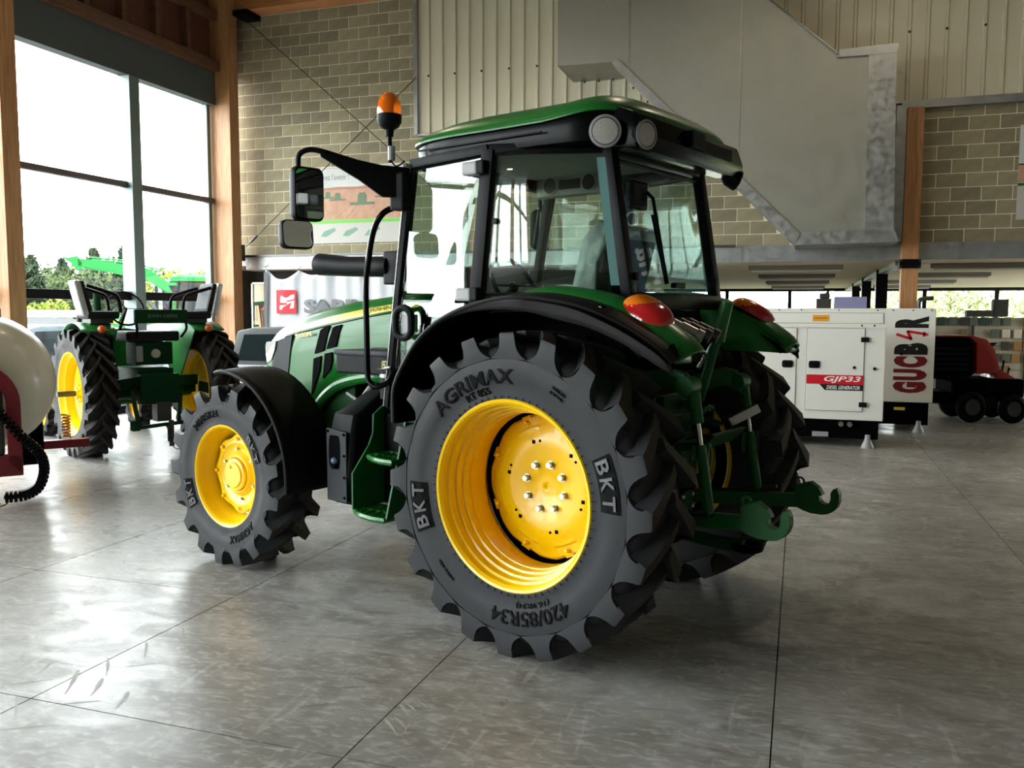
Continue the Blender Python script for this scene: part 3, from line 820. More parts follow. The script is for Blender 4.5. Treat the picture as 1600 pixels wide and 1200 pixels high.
# pressed arch rim round the engine bay and lower green panel
HP = lambda y0: (lambda a, c, t: (a, t, c))
ap = smoothpts([(1.12, .402, 1.232), (1.43, .402, 1.236), (1.635, .402, 1.218), (1.85, .400, 1.16), (2.012, .398, 1.05), (2.10, .396, .92)], 5)
for s in (1, -1):
    MB().tube([(p.x, s * p.y, p.z) for p in ap], .036, 10).build('arch_rim', 'green_paint', hood)
    MB().prism([(2.12, .70), (2.12, 1.0), (2.0, 1.10), (1.85, 1.19), (1.72, 1.21), (1.72, .70)], lambda a, c, t: (a, t, c), s * .30, s * .36).build('side_shield', 'green_dark', T, 0, bevel=.008)
# grey plastic side panels, head lights, grille
for s in (1, -1):
    pl = [(2.50, 1.442), (2.32, 1.482), (2.352, 1.365), (2.385, 1.20), (2.42, 1.0), (2.66, 1.0), (2.62, 1.2), (2.604, 1.289), (2.544, 1.346), (2.51, 1.40)]
    b = MB()
    n = len(pl)
    b.add([(x, s * (interp(HWD, x) + .013), z) for x, z in pl] + [(x, s * (interp(HWD, x) - .02), z) for x, z in pl], [tuple(range(n)), tuple(range(2 * n - 1, n - 1, -1))] + [(i, (i + 1) % n, n + (i + 1) % n, n + i) for i in range(n)])
    b.build('grille_side', 'grey_plastic', hood, 0)
    pl = [(2.79, 1.40), (2.70, 1.425), (2.535, 1.437), (2.56, 1.37), (2.62, 1.30), (2.70, 1.28), (2.77, 1.33)]
    n = len(pl); b = MB()
    b.add([(x, s * (interp(HWD, x) + .014), z) for x, z in pl] + [(x, s * (interp(HWD, x) - .02), z) for x, z in pl], [tuple(range(n)), tuple(range(2 * n - 1, n - 1, -1))] + [(i, (i + 1) % n, n + (i + 1) % n, n + i) for i in range(n)])
    b.build('headlight', 'lamp_glass', hood, 0)
MB().grid(8, 8, lambda u, v: (2.852, lerp(-.2, .2, u), lerp(.97, 1.32, v))).build('grille', 'mesh_black', hood, 0, solid=.01)
# yellow stripe, lettering, vents (both sides)
def hood_y(x, z):
    h = hood_sec(x)
    for (y0, z0), (y1, z1) in zip(h, h[1:]):
        if z0 <= z <= z1: return lerp(y0, y1, (z - z0) / (z1 - z0 + 1e-9))
    return 0.0
st_top = [(1.12, 1.712), (1.36, 1.692), (1.628, 1.660), (2.0, 1.601), (2.266, 1.542), (2.448, 1.487)]
st_bot = [(1.12, 1.675), (1.36, 1.650), (1.628, 1.613), (2.0, 1.554), (2.304, 1.503), (2.448, 1.476)]
for s in (1, -1):
    def sf(u, v):
        x = lerp(1.12, 2.448, u); z = lerp(interp(st_bot, x), interp(st_top, x), v)
        return (x, s * (hood_y(x, z) + .011), z)
    MB().grid(26, 3, sf).build('stripe', 'yellow_decal', hood, 30)
    MB().tube([(x, s * (hood_y(x, interp(st_bot, x) - .012) + .009), interp(st_bot, x) - .012) for x in (1.12, 1.36, 1.63, 2.0, 2.3, 2.44)], .004, 6).build('crease_line', 'black_satin', hood)
    for poly in ([(2.011, 1.52), (1.962, 1.544), (1.914, 1.551), (1.972, 1.386), (2.067, 1.364)], [(1.88, 1.539), (1.848, 1.552), (1.796, 1.561), (1.845, 1.417), (1.94, 1.399)],
                 [(2.077, 1.331), (1.999, 1.351), (2.017, 1.25), (2.045, 1.20), (2.108, 1.085)], [(1.957, 1.367), (1.886, 1.38), (1.881, 1.326), (1.905, 1.262), (1.983, 1.205)]):
        v = MB().prism(poly, lambda a, c, t: (a, s * (hood_y(a, c) + t), c), -.02, .017).build('vent', 'mesh_black', hood, 0)
    x = 1.29
    M = frame((1.33 if s > 0 else 1.33, s * (hood_y(1.33, 1.672) + .018), 1.672), (-s * 1, 0, .10), (0, -s * .18, 1))
    text('lettering', 'JOHN DEERE', .46, .034, 'black_decal' if False else 'green_dark', hood, M, .001, .01)
    M = frame((2.178, s * (.389 + .016), 1.487), (-s * 1, s * .055, .12), (0, 0, 1))
    text('lettering', '5100M', .18, .030, 'yellow_decal', hood, M, .001, .015)
# ---- horizontal exhaust at the foot of the front pillar
ex = MB()
ex.tube([(1.13, .60, 1.905), (1.22, .60, 1.905), (1.5, .60, 1.915), (1.69, .60, 1.93), (1.76, .60, 1.935)], [.062, .06, .060, .066, .068], 24)
ex.build('exhaust', 'black_plastic', T, 40, bevel=.004)
MB().box(1.02, .56, 1.80, 1.16, .64, 1.99).build('exhaust_bracket', 'black_satin', T, 0, bevel=.01)

# ---- cab: floor tub, pillars, roof, glazing
MB().box(-.34, -.52, 1.05, 1.10, .52, 1.32).build('cab_floor', 'black_plastic', T, 0, bevel=.02)
MB().prism([(-.36, 1.30), (-.36, 1.70), (.45, 1.70), (.75, 1.50), (1.05, 1.30)], lambda a, c, t: (a, t, c), -.46, .46).build('cab_tub', 'black_plastic', T, 0, bevel=.02) if False else None
A_T, A_B = (.905, .655, 2.45), (1.125, .64, 1.10)
B_T, B_B = (.318, .70, 2.46), (.408, .70, 1.66)
C_T, C_B = (-.25, .485, 2.44), (-.375, .485, 1.70)
cf = MB()
def mir(p, s): return (p[0], p[1] * s, p[2])
cabf = MB()
for s in (1, -1):
    for (p, q, a, c) in ((A_T, A_B, .045, .06), (B_T, B_B, .075, .05), (C_T, C_B, .055, .065)):
        cabf.bar(mir(p, s), mir(q, s), c, a, up=(1, 0, 0))
    cabf.bar(mir(A_T, s), mir(B_T, s), .05, .05); cabf.bar(mir(B_T, s), mir(C_T, s), .05, .05)
    cabf.bar(mir(B_B, s), mir(C_B, s), .04, .05)
cabf.bar(C_T, mir(C_T, -1), .06, .06); cabf.bar(C_B, mir(C_B, -1), .06, .08); cabf.bar(A_T, mir(A_T, -1), .05, .05)
cabf.build('cab_frame', 'black_satin', T, 30, bevel=.006)
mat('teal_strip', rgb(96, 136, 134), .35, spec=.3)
# bright strips on the pillars
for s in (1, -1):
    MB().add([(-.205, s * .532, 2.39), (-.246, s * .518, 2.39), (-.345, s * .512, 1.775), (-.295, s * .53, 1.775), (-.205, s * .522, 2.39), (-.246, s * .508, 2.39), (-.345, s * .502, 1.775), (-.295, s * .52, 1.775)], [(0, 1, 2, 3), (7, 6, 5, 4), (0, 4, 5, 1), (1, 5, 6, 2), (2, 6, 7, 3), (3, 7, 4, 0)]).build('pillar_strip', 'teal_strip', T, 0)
    MB().tube([(A_T[0] + .018, s * (A_T[1] + .03), A_T[2] - .02), (A_B[0] + .01, s * (A_B[1] + .03), A_B[2])], .004, 8).build('pillar_highlight', 'steel', T) if s > 0 else None  # thin steel line put in as the highlight along the front pillar
# roof: black band, green cap
def roof_loop(z, inset, xf=.985, xr=-.42, yf=.715, yr=.66, lift=None):
    pts = []
    n = 72
    for i in range(n):
        q = 2 * pi * i / n
        c_, s_ = cos(q), sin(q); e = 2 / 5.0
        ux = math.copysign(abs(c_) ** e, c_); uy = math.copysign(abs(s_) ** e, s_)
        x = lerp(xr, xf, (ux + 1) / 2); x = x + (-inset if ux > 0 else inset) * abs(ux)
        hw = lerp(yr, yf, (x - xr) / (xf - xr)) - inset
        y = uy * hw
        zz = z + (lift(x, y) if lift else 0)
        pts.append((x, y, zz))
    return pts
def rise(x, y):  # the rear of the roof dips at the sides and bows up above the lamps
    return .035 * math.exp(-((x + .28) / .2) ** 2) - .02 * max(0, (x - .5))
band = MB().loft([roof_loop(2.445, .06), roof_loop(2.44, .035), roof_loop(2.455, .012), roof_loop(2.515, 0, lift=rise), roof_loop(2.552, .004, lift=rise), roof_loop(2.558, .03, lift=rise)], caps=(False, True))
roof = band.build('roof', 'black_gloss', T, 40)
def dome(k):
    return lambda x, y: rise(x, y) + k * (.62 + .38 * cos((x - .15) * 1.5)) * (1 - .35 * max(0, (x - .45) / .55) ** 2)
cap = MB().loft([roof_loop(2.553, -.012, lift=rise), roof_loop(2.566, -.014, lift=rise), roof_loop(2.575, .0, lift=dome(.012)), roof_loop(2.585, .03, lift=dome(.03)), roof_loop(2.60, .09, lift=dome(.05)), roof_loop(2.615, .18, lift=dome(.065)), roof_loop(2.625, .30, lift=dome(.078)), roof_loop(2.628, .42, lift=dome(.085)), roof_loop(2.63, .55, lift=dome(.088))], caps=(True, True))
cap.build('roof_cap', 'green_paint', roof, 60)
MB().loft([roof_loop(2.549, -.013, lift=rise), roof_loop(2.552, -.020, lift=rise), roof_loop(2.557, -.013, lift=rise)], caps=(False, False)).build('roof_edge', 'steel', roof, 60) if False else None
# raised rear visor with a shallow lip and side groove
MB().prism([(-.46, 2.40), (-.475, 2.47), (-.44, 2.57), (-.36, 2.60), (-.30, 2.50), (-.30, 2.42)], lambda a, c, t: (a, t, c), -.60, .60).build('rear_visor', 'black_gloss', roof, 30, bevel=.012)
for s in (1, -1):
    MB().bar((.80, s * .712, 2.503), (.0, s * .70, 2.51), .012, .008).build('roof_groove', 'black_satin', roof, 0)
# work lamps
def lamp(c, d, r, parent, up=None, name='work_lamp'):
    c = Vector(c); d = Vector(d).normalized()
    b = MB(); b.tube([c - d * .075, c - d * .05, c - d * .01, c + d * .012], [r * .55, r * .93, r * 1.05, r * 1.08], 28)
    o = b.build(name, 'black_plastic', parent, 40)
    MB().tube([c + d * .008, c + d * .014, c + d * .018], [r * 1.06, r * 1.1, r * .92], 28, caps=False).build('bezel', 'grey_light', o, 40)
    MB().tube([c + d * .006, c + d * .016, c + d * .020], [r * .9, r * .86, r * .4], 28).build('lens', 'lamp_glass', o, 50)
    return o
lamp((-.335, .665, 2.475), (-.55, .83, -.06), .068, roof)
lamp((-.475, .545, 2.462), (-.97, .25, -.05), .062, roof)
lamp((-.40, -.62, 2.50), (-.95, -.3, -.05), .060, roof)
lamp((-.43, -.60, 2.40), (-.62, -.62, -.38), .056, roof)
MB().box(-.50, -.05, 2.47, -.44, .10, 2.56).build('camera_housing', 'black_plastic', roof, 0, bevel=.01)
MB().box(-.485, -.42, 2.47, -.46, -.06, 2.53).build('plate_lamp', 'black_satin', roof, 0, bevel=.004)
MB().tube([(-.10, -.1, 2.70), (-.12, -.1, 2.735)], .004, 6).build('antenna', 'black_satin', roof)
# glazing
for s in (1, -1):
    door = [(A_T[0] - .03, .662, A_T[2] - .03), (B_T[0] + .03, .70, 2.43), (.445, .70, 1.66), (.60, .698, 1.55), (.75, .69, 1.40), (.88, .68, 1.20), (.93, .672, 1.08), (A_B[0] - .04, .65, 1.08), (1.02, .655, 1.75)]
    b = MB(); n = len(door)
    b.add([(x, s * y, z) for x, y, z in door] + [(x, s * (y + .006), z) for x, y, z in door], [tuple(range(n)), tuple(range(2 * n - 1, n - 1, -1))] + [(i, (i + 1) % n, n + (i + 1) % n, n + i) for i in range(n)])
    d = b.build('door', 'cab_glass' if s > 0 else 'cab_glass_clear', T, 0)
    fr = [Vector((x, s * (y + .004), z)) for x, y, z in door]
    MB().tube(fr, .012, 6, closed=True).build('door_seal', 'black_satin', d)
    # handle
    MB().tube([(x, s * .715, z) for x, z in rrect(.865, 1.50, .985, 1.665, .05, 3)], .020, 8, closed=True).build('door_handle', 'black_plastic', d)
    MB().box(.90, s * .695, 1.53, .95, s * .705, 1.63).build('handle_plate', 'grey_light', d, 0)
    for hx, hz in ((.36, 1.735), (.315, 2.37)):
        MB().box(hx, s * .70, hz - .035, hx + .05, s * .76, hz + .035).build('hinge', 'black_plastic', d, 0, bevel=.01)
        MB().box(hx + .04, s * .70, hz - .035, hx + .14, s * .765, hz + .032).build('hinge_cover', 'grey_light', d, 0, bevel=.012)
    # rear quarter window, curving inwards
    q0 = [(.285, .703), (.19, .698), (.10, .684), (.01, .659), (-.07, .622), (-.14, .577), (-.20, .53), (-.235, .50)]
    def qf(u, v):
        i = u * (len(q0) - 1); j = min(int(i), len(q0) - 2); t = i - j
        x = lerp(q0[j][0], q0[j + 1][0], t); y = lerp(q0[j][1], q0[j + 1][1], t)
        sh = lerp(.085, -.115, u) * (1 - v)
        return (x + sh * (1 if u > .0 else 1), s * y, lerp(1.735, 2.43, v))
    qw = MB().grid(15, 4, qf).build('quarter_window', 'cab_glass' if s > 0 else 'cab_glass_clear', T, 40, solid=.006)
    MB().cyl((.275, s * .70, 2.10), (.275, s * .72, 2.10), .016, n=12).build('latch_knob', 'black_satin', qw)
    rim_ = [qf(u / 12, 0) for u in range(13)] + [qf(1, v / 4) for v in range(1, 5)] + [qf(u / 12, 1) for u in range(11, -1, -1)] + [qf(0, v / 4) for v in range(3, 0, -1)]
    MB().tube(rim_, .011, 6, closed=True).build('window_seal', 'black_satin', qw)
b = MB()
rwp = [(-.255, .43, 2.385), (-.255, -.43, 2.385), (-.365, -.43, 1.735), (-.365, .43, 1.735)]
b.add(rwp + [(x - .006, y, z) for x, y, z in rwp], [(0, 1, 2, 3), (7, 6, 5, 4), (0, 4, 5, 1), (1, 5, 6, 2), (2, 6, 7, 3), (3, 7, 4, 0)])
rw = b.build('rear_window', 'cab_glass', T, 0)
MB().tube([(x - .003, y, z) for x, y, z in rwp], .013, 6, closed=True).build('window_seal', 'black_satin', rw)
MB().box(-.31, .20, 2.16, -.265, .36, 2.30).build('wiper_motor', 'black_plastic', rw, 0, bevel=.015)
MB().tube([(-.31, .22, 2.25), (-.335, .20, 2.22), (-.40, .17, 1.83)], .010, 6).build('wiper_arm', 'black_satin', rw)
MB().bar((-.335, .195, 2.14), (-.402, .16, 1.79), .012, .022).build('wiper_blade', 'mesh_black', rw, 0)
MB().box(-.40, -.06, 1.77, -.37, .06, 1.80).build('window_handle', 'black_satin', rw, 0, bevel=.008)
for s in (1, -1): MB().box(-.40, s * .43, 1.80, -.36, s * .47, 1.84).build('window_hinge', 'black_satin', rw, 0, bevel=.008)
b = MB(); wsp = [(.945, .60, 2.40), (.945, -.60, 2.40), (1.14, -.60, 1.30), (1.14, .60, 1.30)]
b.add(wsp + [(x + .006, y, z) for x, y, z in wsp], [(0, 1, 2, 3), (7, 6, 5, 4), (0, 4, 5, 1), (1, 5, 6, 2), (2, 6, 7, 3), (3, 7, 4, 0)])
b.build('windscreen', 'cab_glass_clear', T, 0)
# ---- inside the cab
hl = MB().prism([(-.26, -.50), (.1, -.60), (.88, -.60), (.88, .60), (.1, .60), (-.26, .50)], lambda a, c, t: (a, c, t), 2.495, 2.51).build('headliner', 'headliner', T, 0)
vp = MB().box(.34, -.52, 2.375, .86, -.43, 2.50).build('vent_panel', 'headliner', T, 0, bevel=.03)
for vx in (.45, .74):
    MB().tube([(vx, -.432, 2.445), (vx, -.418, 2.445)], [.050, .046], 24).build('air_vent', 'black_satin', vp)
    MB().tube([(vx + .051 * cos(a * pi / 12), -.424, 2.445 + .051 * sin(a * pi / 12)) for a in range(24)], .006, 6, closed=True).build('vent_ring', 'grey_light', vp)
MB().box(.515, -.436, 2.415, .675, -.424, 2.475).build('control_panel', 'black_satin', vp, 0, bevel=.004)
se = MB(); se.box(.0, -.26, 1.52, .50, .26, 1.66)
seat = se.build('seat', 'seat_vinyl', T, 30, bevel=.05, seg=3)
MB().prism([(-.02, 1.60), (.13, 1.60), (.03, 2.02), (-.06, 2.10), (-.13, 2.05)], lambda a, c, t: (a, t, c), -.25, .25).build('seat_back', 'seat_vinyl', seat, 30, bevel=.04, seg=3)
MB().prism([(-.035, 1.62), (-.045, 1.9), (-.15, 2.08), (-.05, 2.13), (.05, 2.03), (.15, 1.62)], lambda a, c, t: (a, t, c), -.265, .265).build('seat_wrap', 'plastic_wrap', seat, 30, bevel=.02)
MB().box(.05, -.2, 1.3, .42, .2, 1.54).build('seat_base', 'black_plastic', seat, 0)
sw = MB().tube([(.70 + .09 * cos(a * pi / 16), .19 * sin(a * pi / 16), 1.80 + .17 * cos(a * pi / 16)) for a in range(32)], .014, 8, closed=True).build('steering_wheel', 'black_satin', T)
MB().tube([(.70, 0, 1.80), (.86, 0, 1.60), (.95, 0, 1.30)], [.03, .045, .06], 12).build('steering_column', 'black_plastic', sw)
MB().bar((.70, -.18, 1.80), (.70, .18, 1.80), .03, .012).build('spoke', 'black_satin', sw, 0)
MB().box(.82, -.26, 1.30, 1.02, .26, 1.62).build('dashboard', 'black_plastic', T, 0, bevel=.03)
MB().prism([(-.28, 1.3), (-.28, 1.66), (.3, 1.72), (.55, 1.6), (.6, 1.3)], lambda a, c, t: (a, t, c), -.48, -.34).build('side_console', 'black_plastic', T, 0, bevel=.03)
MB().prism([(-.28, 1.3), (-.28, 1.64), (.15, 1.64), (.45, 1.5), (.6, 1.3)], lambda a, c, t: (a, t, c), .38, .47).build('side_console', 'black_plastic', T, 0, bevel=.03)
# ---- rear fenders: green shell, black extension lip, tail lights
LIP = [(.790, 1.06), (.791, 1.197), (.776, 1.265), (.728, 1.352), (.62, 1.488), (.486, 1.588), (.315, 1.659), (.153, 1.698), (-.001, 1.715), (-.149, 1.708), (-.359, 1.668), (-.557, 1.585), (-.713, 1.486), (-.76, 1.43)]
LP = smoothpts([(x, 0, z) for x, z in LIP], 4)
def fender(s):
    n = len(LP)
    cx, cz = 0, .772
    def ringp(i, y, dr):
        p = LP[i]; d = Vector((p.x - cx, 0, p.z - cz)).normalized()
        return (p.x + d.x * dr, s * y, p.z + d.z * dr)
    # green shell: from the cab side out to the wheel, bulging slightly upward
    def gp(i, t):
        q = i / (n - 1)
        w0, w1 = .50, lerp(.70, .73, q)
        y = lerp(w0, w1, t)
        dr = .03 + .035 * sin(min(1, t * 1.1) * pi) * (0.4 + .9 * max(0, q - .35)) - .05 * max(0, t - .85) / .15 * .5
        return ringp(i, y, dr)
    b = MB(); m = 8
    b.grid(n - 1, m, lambda u, v: gp(round(u * (n - 1)), v))
    f = b.build('rear_fender', 'green_paint', T, 60, solid=.012)
    MB().grid(n - 1, 4, lambda u, v: ringp(round(u * (n - 1)), lerp(.50, lerp(.92, .80, max(0, u - .8) / .2), v), -.012 + .004 * (1 - v))).build('fender_liner', 'mesh_black', f, 60, solid=.006)
    # black extension
    def bp(i, t):
        q = i / (n - 1)
        w0 = lerp(.71, .74, q); w1 = .93 if q < .62 else lerp(.93, .785, ((q - .62) / .38) ** .9)
        y = lerp(w0, w1, t)
        dr = .022 - .022 * t * t - .012 * max(0, (q - .6) / .4)
        return ringp(i, y, dr)
    MB().grid(n - 1, 5, lambda u, v: bp(round(u * (n - 1)), v)).build('fender_extension', 'fender_black', f, 60, solid=.010)
    MB().tube([bp(i, 1) for i in range(n)], .011, 8).build('fender_edge', 'fender_black', f)
    def sk(u, v):   # skirt hanging from the outer edge, deeper towards the rear
        i = round(u * (n - 1)); p = Vector(bp(i, 1)); q = i / (n - 1)
        dpt = .012 + .075 * max(0, min(1, (q - .42) / .3)) * (1 if q < .9 else lerp(1, .35, (q - .9) / .1))
        return (p.x - .25 * dpt * v * (q > .5), p.y - s * .012 * v, p.z - dpt * v)
    MB().grid(n - 1, 3, sk).build('fender_skirt', 'fender_black', f, 60, solid=.008)
    # inner wheel-house wall
    LQ = [p for p in LP if p.x > -.47]; nq = len(LQ)
    inner = [(p.x, s * .50, p.z) for p in LQ]
    vs = inner + [(p.x * .55, s * .50, .772 + (p.z - .772) * .55) for p in LQ]
    MB().add(vs, [(i, i + 1, nq + i + 1, nq + i) for i in range(nq - 1)]).build('wheel_house', 'mesh_black', f, 0, solid=.01)
    # rear end block carrying the lamp
    tailb = MB()
    secs = []
    for x, zi, zo, z1, yo, yi in ((-.28, 1.62, 1.64, 1.705, .74, .49), (-.38, 1.50, 1.61, 1.695, .75, .49), (-.43, 1.43, 1.59, 1.685, .755, .49), (-.54, 1.43, 1.535, 1.645, .765, .49), (-.64, 1.43, 1.475, 1.59, .775, .50), (-.71, 1.425, 1.432, 1.54, .78, .54), (-.755, 1.42, 1.422, 1.485, .755, .59), (-.768, 1.43, 1.432, 1.465, .73, .62)):
        h_ = z1 - zo
        pts = [(yi, zi), (yi, z1 - .02), (yi + .02, z1), (.64, z1 + .004), (yo - .07, z1 - h_ * .18), (yo - .025, z1 - h_ * .45), (yo, z1 - h_ * .80), (yo - .006, zo)]
        secs.append([(x, s * y, z) for y, z in pts])
    tailb.loft(secs).build('fender_tail', 'green_paint', f, 60)
    MB().obox((-.735, s * .742, 1.475), (.05, .012, .06), (0, .5, -s * .15)).build('reflector', 'mesh_black', f, 0, bevel=.004)
    # tail lamp: almond shaped lens, red with an amber upper corner
    def lens(u, v, k=1.0):
        a = 2 * pi * u
        # in the plane that wraps over the tail: centre and two axes
        c = Vector((-.545, .615, 1.632)); ax = Vector((-.122, 0, -.066)); ay = Vector((.0, .10, -.022)); nn = Vector((-.48, .12, .87)).normalized()
        rr = (1 - v)
        ex_ = math.copysign(abs(cos(a)) ** .85, cos(a)); ey_ = math.copysign(abs(sin(a)) ** .85, sin(a))
        p = c + ax * ex_ * rr * k + ay * ey_ * rr * k + nn * (.078 * max(0, 1 - rr ** 3) ** .55 - .006)
        return (p.x, s * p.y, p.z)
    lm = MB().grid(72, 18, lambda u, v: lens(u, v), cu=True).build('tail_light', 'red_lens', f, 60)
    lm.data.materials.append(MATS['amber_lens'])
    for pgn in lm.data.polygons:
        c = pgn.center
        if (c.z - 1.632) + .12 * (c.x + .545) > .052: pgn.material_index = 1
    MB().tube([lens(i / 32, 0, 1.03) for i in range(32)], .007, 6, closed=True).build('lamp_gasket', 'black_satin', f)
    o = MB(); o.cyl((-.40, s * .775, 1.655), (-.40, s * .80, 1.66), .022, n=14); o.build('rubber_stop', 'mesh_black', f)
    MB().cyl((-.40, s * .80, 1.66), (-.40, s * .806, 1.661), .012, n=12).build('stop_ring', 'yellow_decal', f)
    return f
fender(1); fender(-1)

# ---- front fenders
def front_fender(s):
    cx, cz = 2.347, .582
    a0, a1 = radians(88), radians(182)
    def fp(u, v):
        a = lerp(a0, a1, u); y = lerp(.60, .955, v)
        r = .70 + .02 * sin(u * pi) - (.02 * (v - .0) ** 3 if v > 0 else 0) - .012 * (1 - v) ** 3
        if u < .06: r -= .01 * (1 - u / .06)
        return (cx + r * cos(a), s * y, cz + r * sin(a))
    f = MB().grid(30, 6, fp).build('front_fender', 'black_plastic', T, 60, solid=.012)
    MB().tube([fp(i / 30, 1) for i in range(31)], .014, 8).build('fender_edge', 'black_plastic', f)
    MB().tube([fp(i / 30, 0) for i in range(31)], .010, 8).build('fender_edge', 'black_plastic', f)
    MB().bar((2.347, s * .62, .75), (2.30, s * .66, 1.28), .05, .03).build('fender_stay', 'black_satin', f, 0)
    return f
front_fender(1); front_fender(-1)

# ---- tool box, handrail, fuel tank, steps (left side), plain tank on the other
tb_ = MB().box(1.075, .44, 1.275, 1.555, .66, 1.39).build('tool_box', 'black_plastic', T, 0, bevel=.012)
MB().box(1.065, .43, 1.385, 1.565, .672, 1.415).build('lid', 'grey_plastic', tb_, 0, bevel=.01)
MB().box(1.20, .50, 1.412, 1.36, .56, 1.428).build('lid_grip', 'black_satin', tb_, 0, bevel=.006)
MB().prism([(1.30, 1.335), (1.275, 1.335), (1.282, 1.38), (1.293, 1.38)], lambda a, c, t: (a, t, c), .658, .672).build('latch', 'black_satin', tb_, 0)
# leaping-deer badge
MB().prism(rrect(1.092, 1.308, 1.152, 1.362, .012), lambda a, c, t: (a, t, c), .66, .664).build('badge', 'yellow_decal', tb_, 0)
MB().prism(rrect(1.097, 1.313, 1.147, 1.357, .010), lambda a, c, t: (a, t, c), .664, .666).build('badge_field', 'green_paint', tb_, 0)
MB().prism([(1.138, 1.340), (1.130, 1.349), (1.124, 1.352), (1.127, 1.344), (1.120, 1.334), (1.108, 1.331), (1.100, 1.326), (1.104, 1.323), (1.117, 1.325), (1.128, 1.319), (1.131, 1.322), (1.125, 1.329), (1.131, 1.337)], lambda a, c, t: (a, t, c), .666, .668).build('badge_deer', 'yellow_decal', tb_, 0)
MB().tube(smoothpts([(.99, .69, 2.225), (1.06, .73, 2.19), (1.12, .745, 2.10), (1.165, .75, 1.92), (1.185, .75, 1.78), (1.182, .75, 1.5), (1.178, .75, 1.29), (1.15, .75, 1.235), (1.10, .74, 1.222), (1.05, .71, 1.25), (1.04, .68, 1.30)], 5), .017, 10).build('handrail', 'black_gloss', T)
MB().tube(smoothpts([(1.045, .70, 1.33), (1.12, .70, 1.315), (1.16, .72, 1.312)]), .008, 6).build('rail_clip', 'steel', T)
MB().cyl((1.14, .60, 1.14), (1.14, .60, 1.265), .065, n=16).build('filter_bowl', 'black_satin', T)
MB().cyl((1.14, .60, 1.265), (1.14, .60, 1.285), .07, n=16).build('filter_cap', 'steel', T)
# fuel tank: narrow box standing across the tractor, its top sloping up towards the hood
def tank(s):
    b = MB()
    def sec(z, x0, x1, yo, yi): return [(x1, s * yi, z), (x1, s * (yo - .02), z), (x1 - .02, s * yo, z), (x0 + .02, s * yo, z), (x0, s * (yo - .02), z), (x0, s * yi, z)]
    b.loft([sec(.50, 1.34, 1.50, .735, .30), sec(.525, 1.315, 1.525, .755, .30), (sec(.70, 1.31, 1.53, .772, .30)), sec(.955, 1.305, 1.515, .752, .30), sec(1.04, 1.30, 1.50, .738, .30), sec(1.055, 1.295, 1.49, .70, .30), sec(1.155, 1.28, 1.44, .55, .30), sec(1.165, 1.28, 1.44, .50, .30)])
    return b.build('fuel_tank', 'black_plastic', T, 25, bevel=.012)
mat('cap_blue', rgb(86, 98, 128), .4); tk = tank(1); tank(-1)
# cover on the outer face with recess, filler cap and bolts
def tf(a, c, t): return (lerp(1.515, 1.335, a), .765 + t, c)
MB().prism([(.02, .52), (.98, .52), (.98, .94), (.02, .955)], tf, .0, .014).build('tank_cover', 'grey_plastic', tk, 0, bevel=.005)
MB().prism(rrect(.14, .715, .70, .915, .10), tf, .010, .0155).build('cover_recess', 'mesh_black', tk, 0)
MB().sphere(tf(.44, .765, .018), .026, 14, 8, (1, .8, .8)).build('filler_cap', 'cap_blue', tk)
MB().cyl(tf(.44, .725, .012), tf(.44, .75, .022), .026, n=12).build('filler_neck', 'black_satin', tk)
bm_ = MB().sphere((0, 0, 0), .009, 8, 6).mesh('cover_bolt', 'black_satin', 40)
for a, c in ((.1, .938), (.88, .925), (.88, .80), (.88, .67), (.88, .55)): obj('cover_bolt', bm_, tk, tf(a, c, .016))
MB().box(.62, .30, .50, 1.25, .58, 1.05).build('battery_box', 'black_plastic', T, 0, bevel=.02)
# step ladder: two plates across the tractor with treads between them
stp = MB().prism([(.48, 1.10), (.575, 1.10), (.662, 1.045), (.668, .935), (.70, .87), (.83, .72), (.83, .51), (.55, .51), (.50, .80)], lambda a, c, t: (1.225 + t, a, c), 0, .012).build('step_frame', 'green_dark', T, 0)
sb_ = MB().sphere((0, 0, 0), .012, 8, 6).mesh('step_bolt', 'steel', 40)
for a, c in ((.555, 1.085), (.555, 1.035)): obj('step_bolt', sb_, stp, (1.222, a, c))
MB().prism([(.66, 1.02), (.722, 1.035), (.878, .50), (.72, .505), (.64, .60)], lambda a, c, t: (.905 + t, a, c), 0, .012).build('step_plate', 'green_dark', stp, 0)
def tread(z, out, x0, x1, y0):
    MB().tube([(x, y, z) for x, y in out], .017, 6, closed=True).build('step_tread', 'green_paint', stp, 30)
    MB().prism(out, lambda a, c, t: (a, c, t), z - .018, z - .012).build('tread_plate', 'green_dark', stp, 0) if False else None
    n = 4
    for k in range(1, n + 1):
        xx = lerp(x0, x1, k / (n + 1)); ye = interp(sorted((a, c) for a, c in out if c > y0 + .05), xx) - .01
        MB().bar((xx + .02, y0, z), (xx - .02, ye, z), .007, .034).build('step_bar', 'green_paint', stp, 0)
    ym = (y0 + max(c for a, c in out)) / 2
    MB().bar((x0, ym, z), (x1, ym, z), .007, .03).build('step_bar', 'green_paint', stp, 0)
tread(.50, [(1.25, .795), (1.18, .845), (1.10, .875), (1.0, .89), (.925, .885), (.925, .66), (1.25, .64)], .925, 1.25, .65)
tread(.815, [(1.16, .765), (1.08, .805), (1.0, .828), (.915, .832), (.915, .64), (1.16, .60)], .915, 1.16, .63)

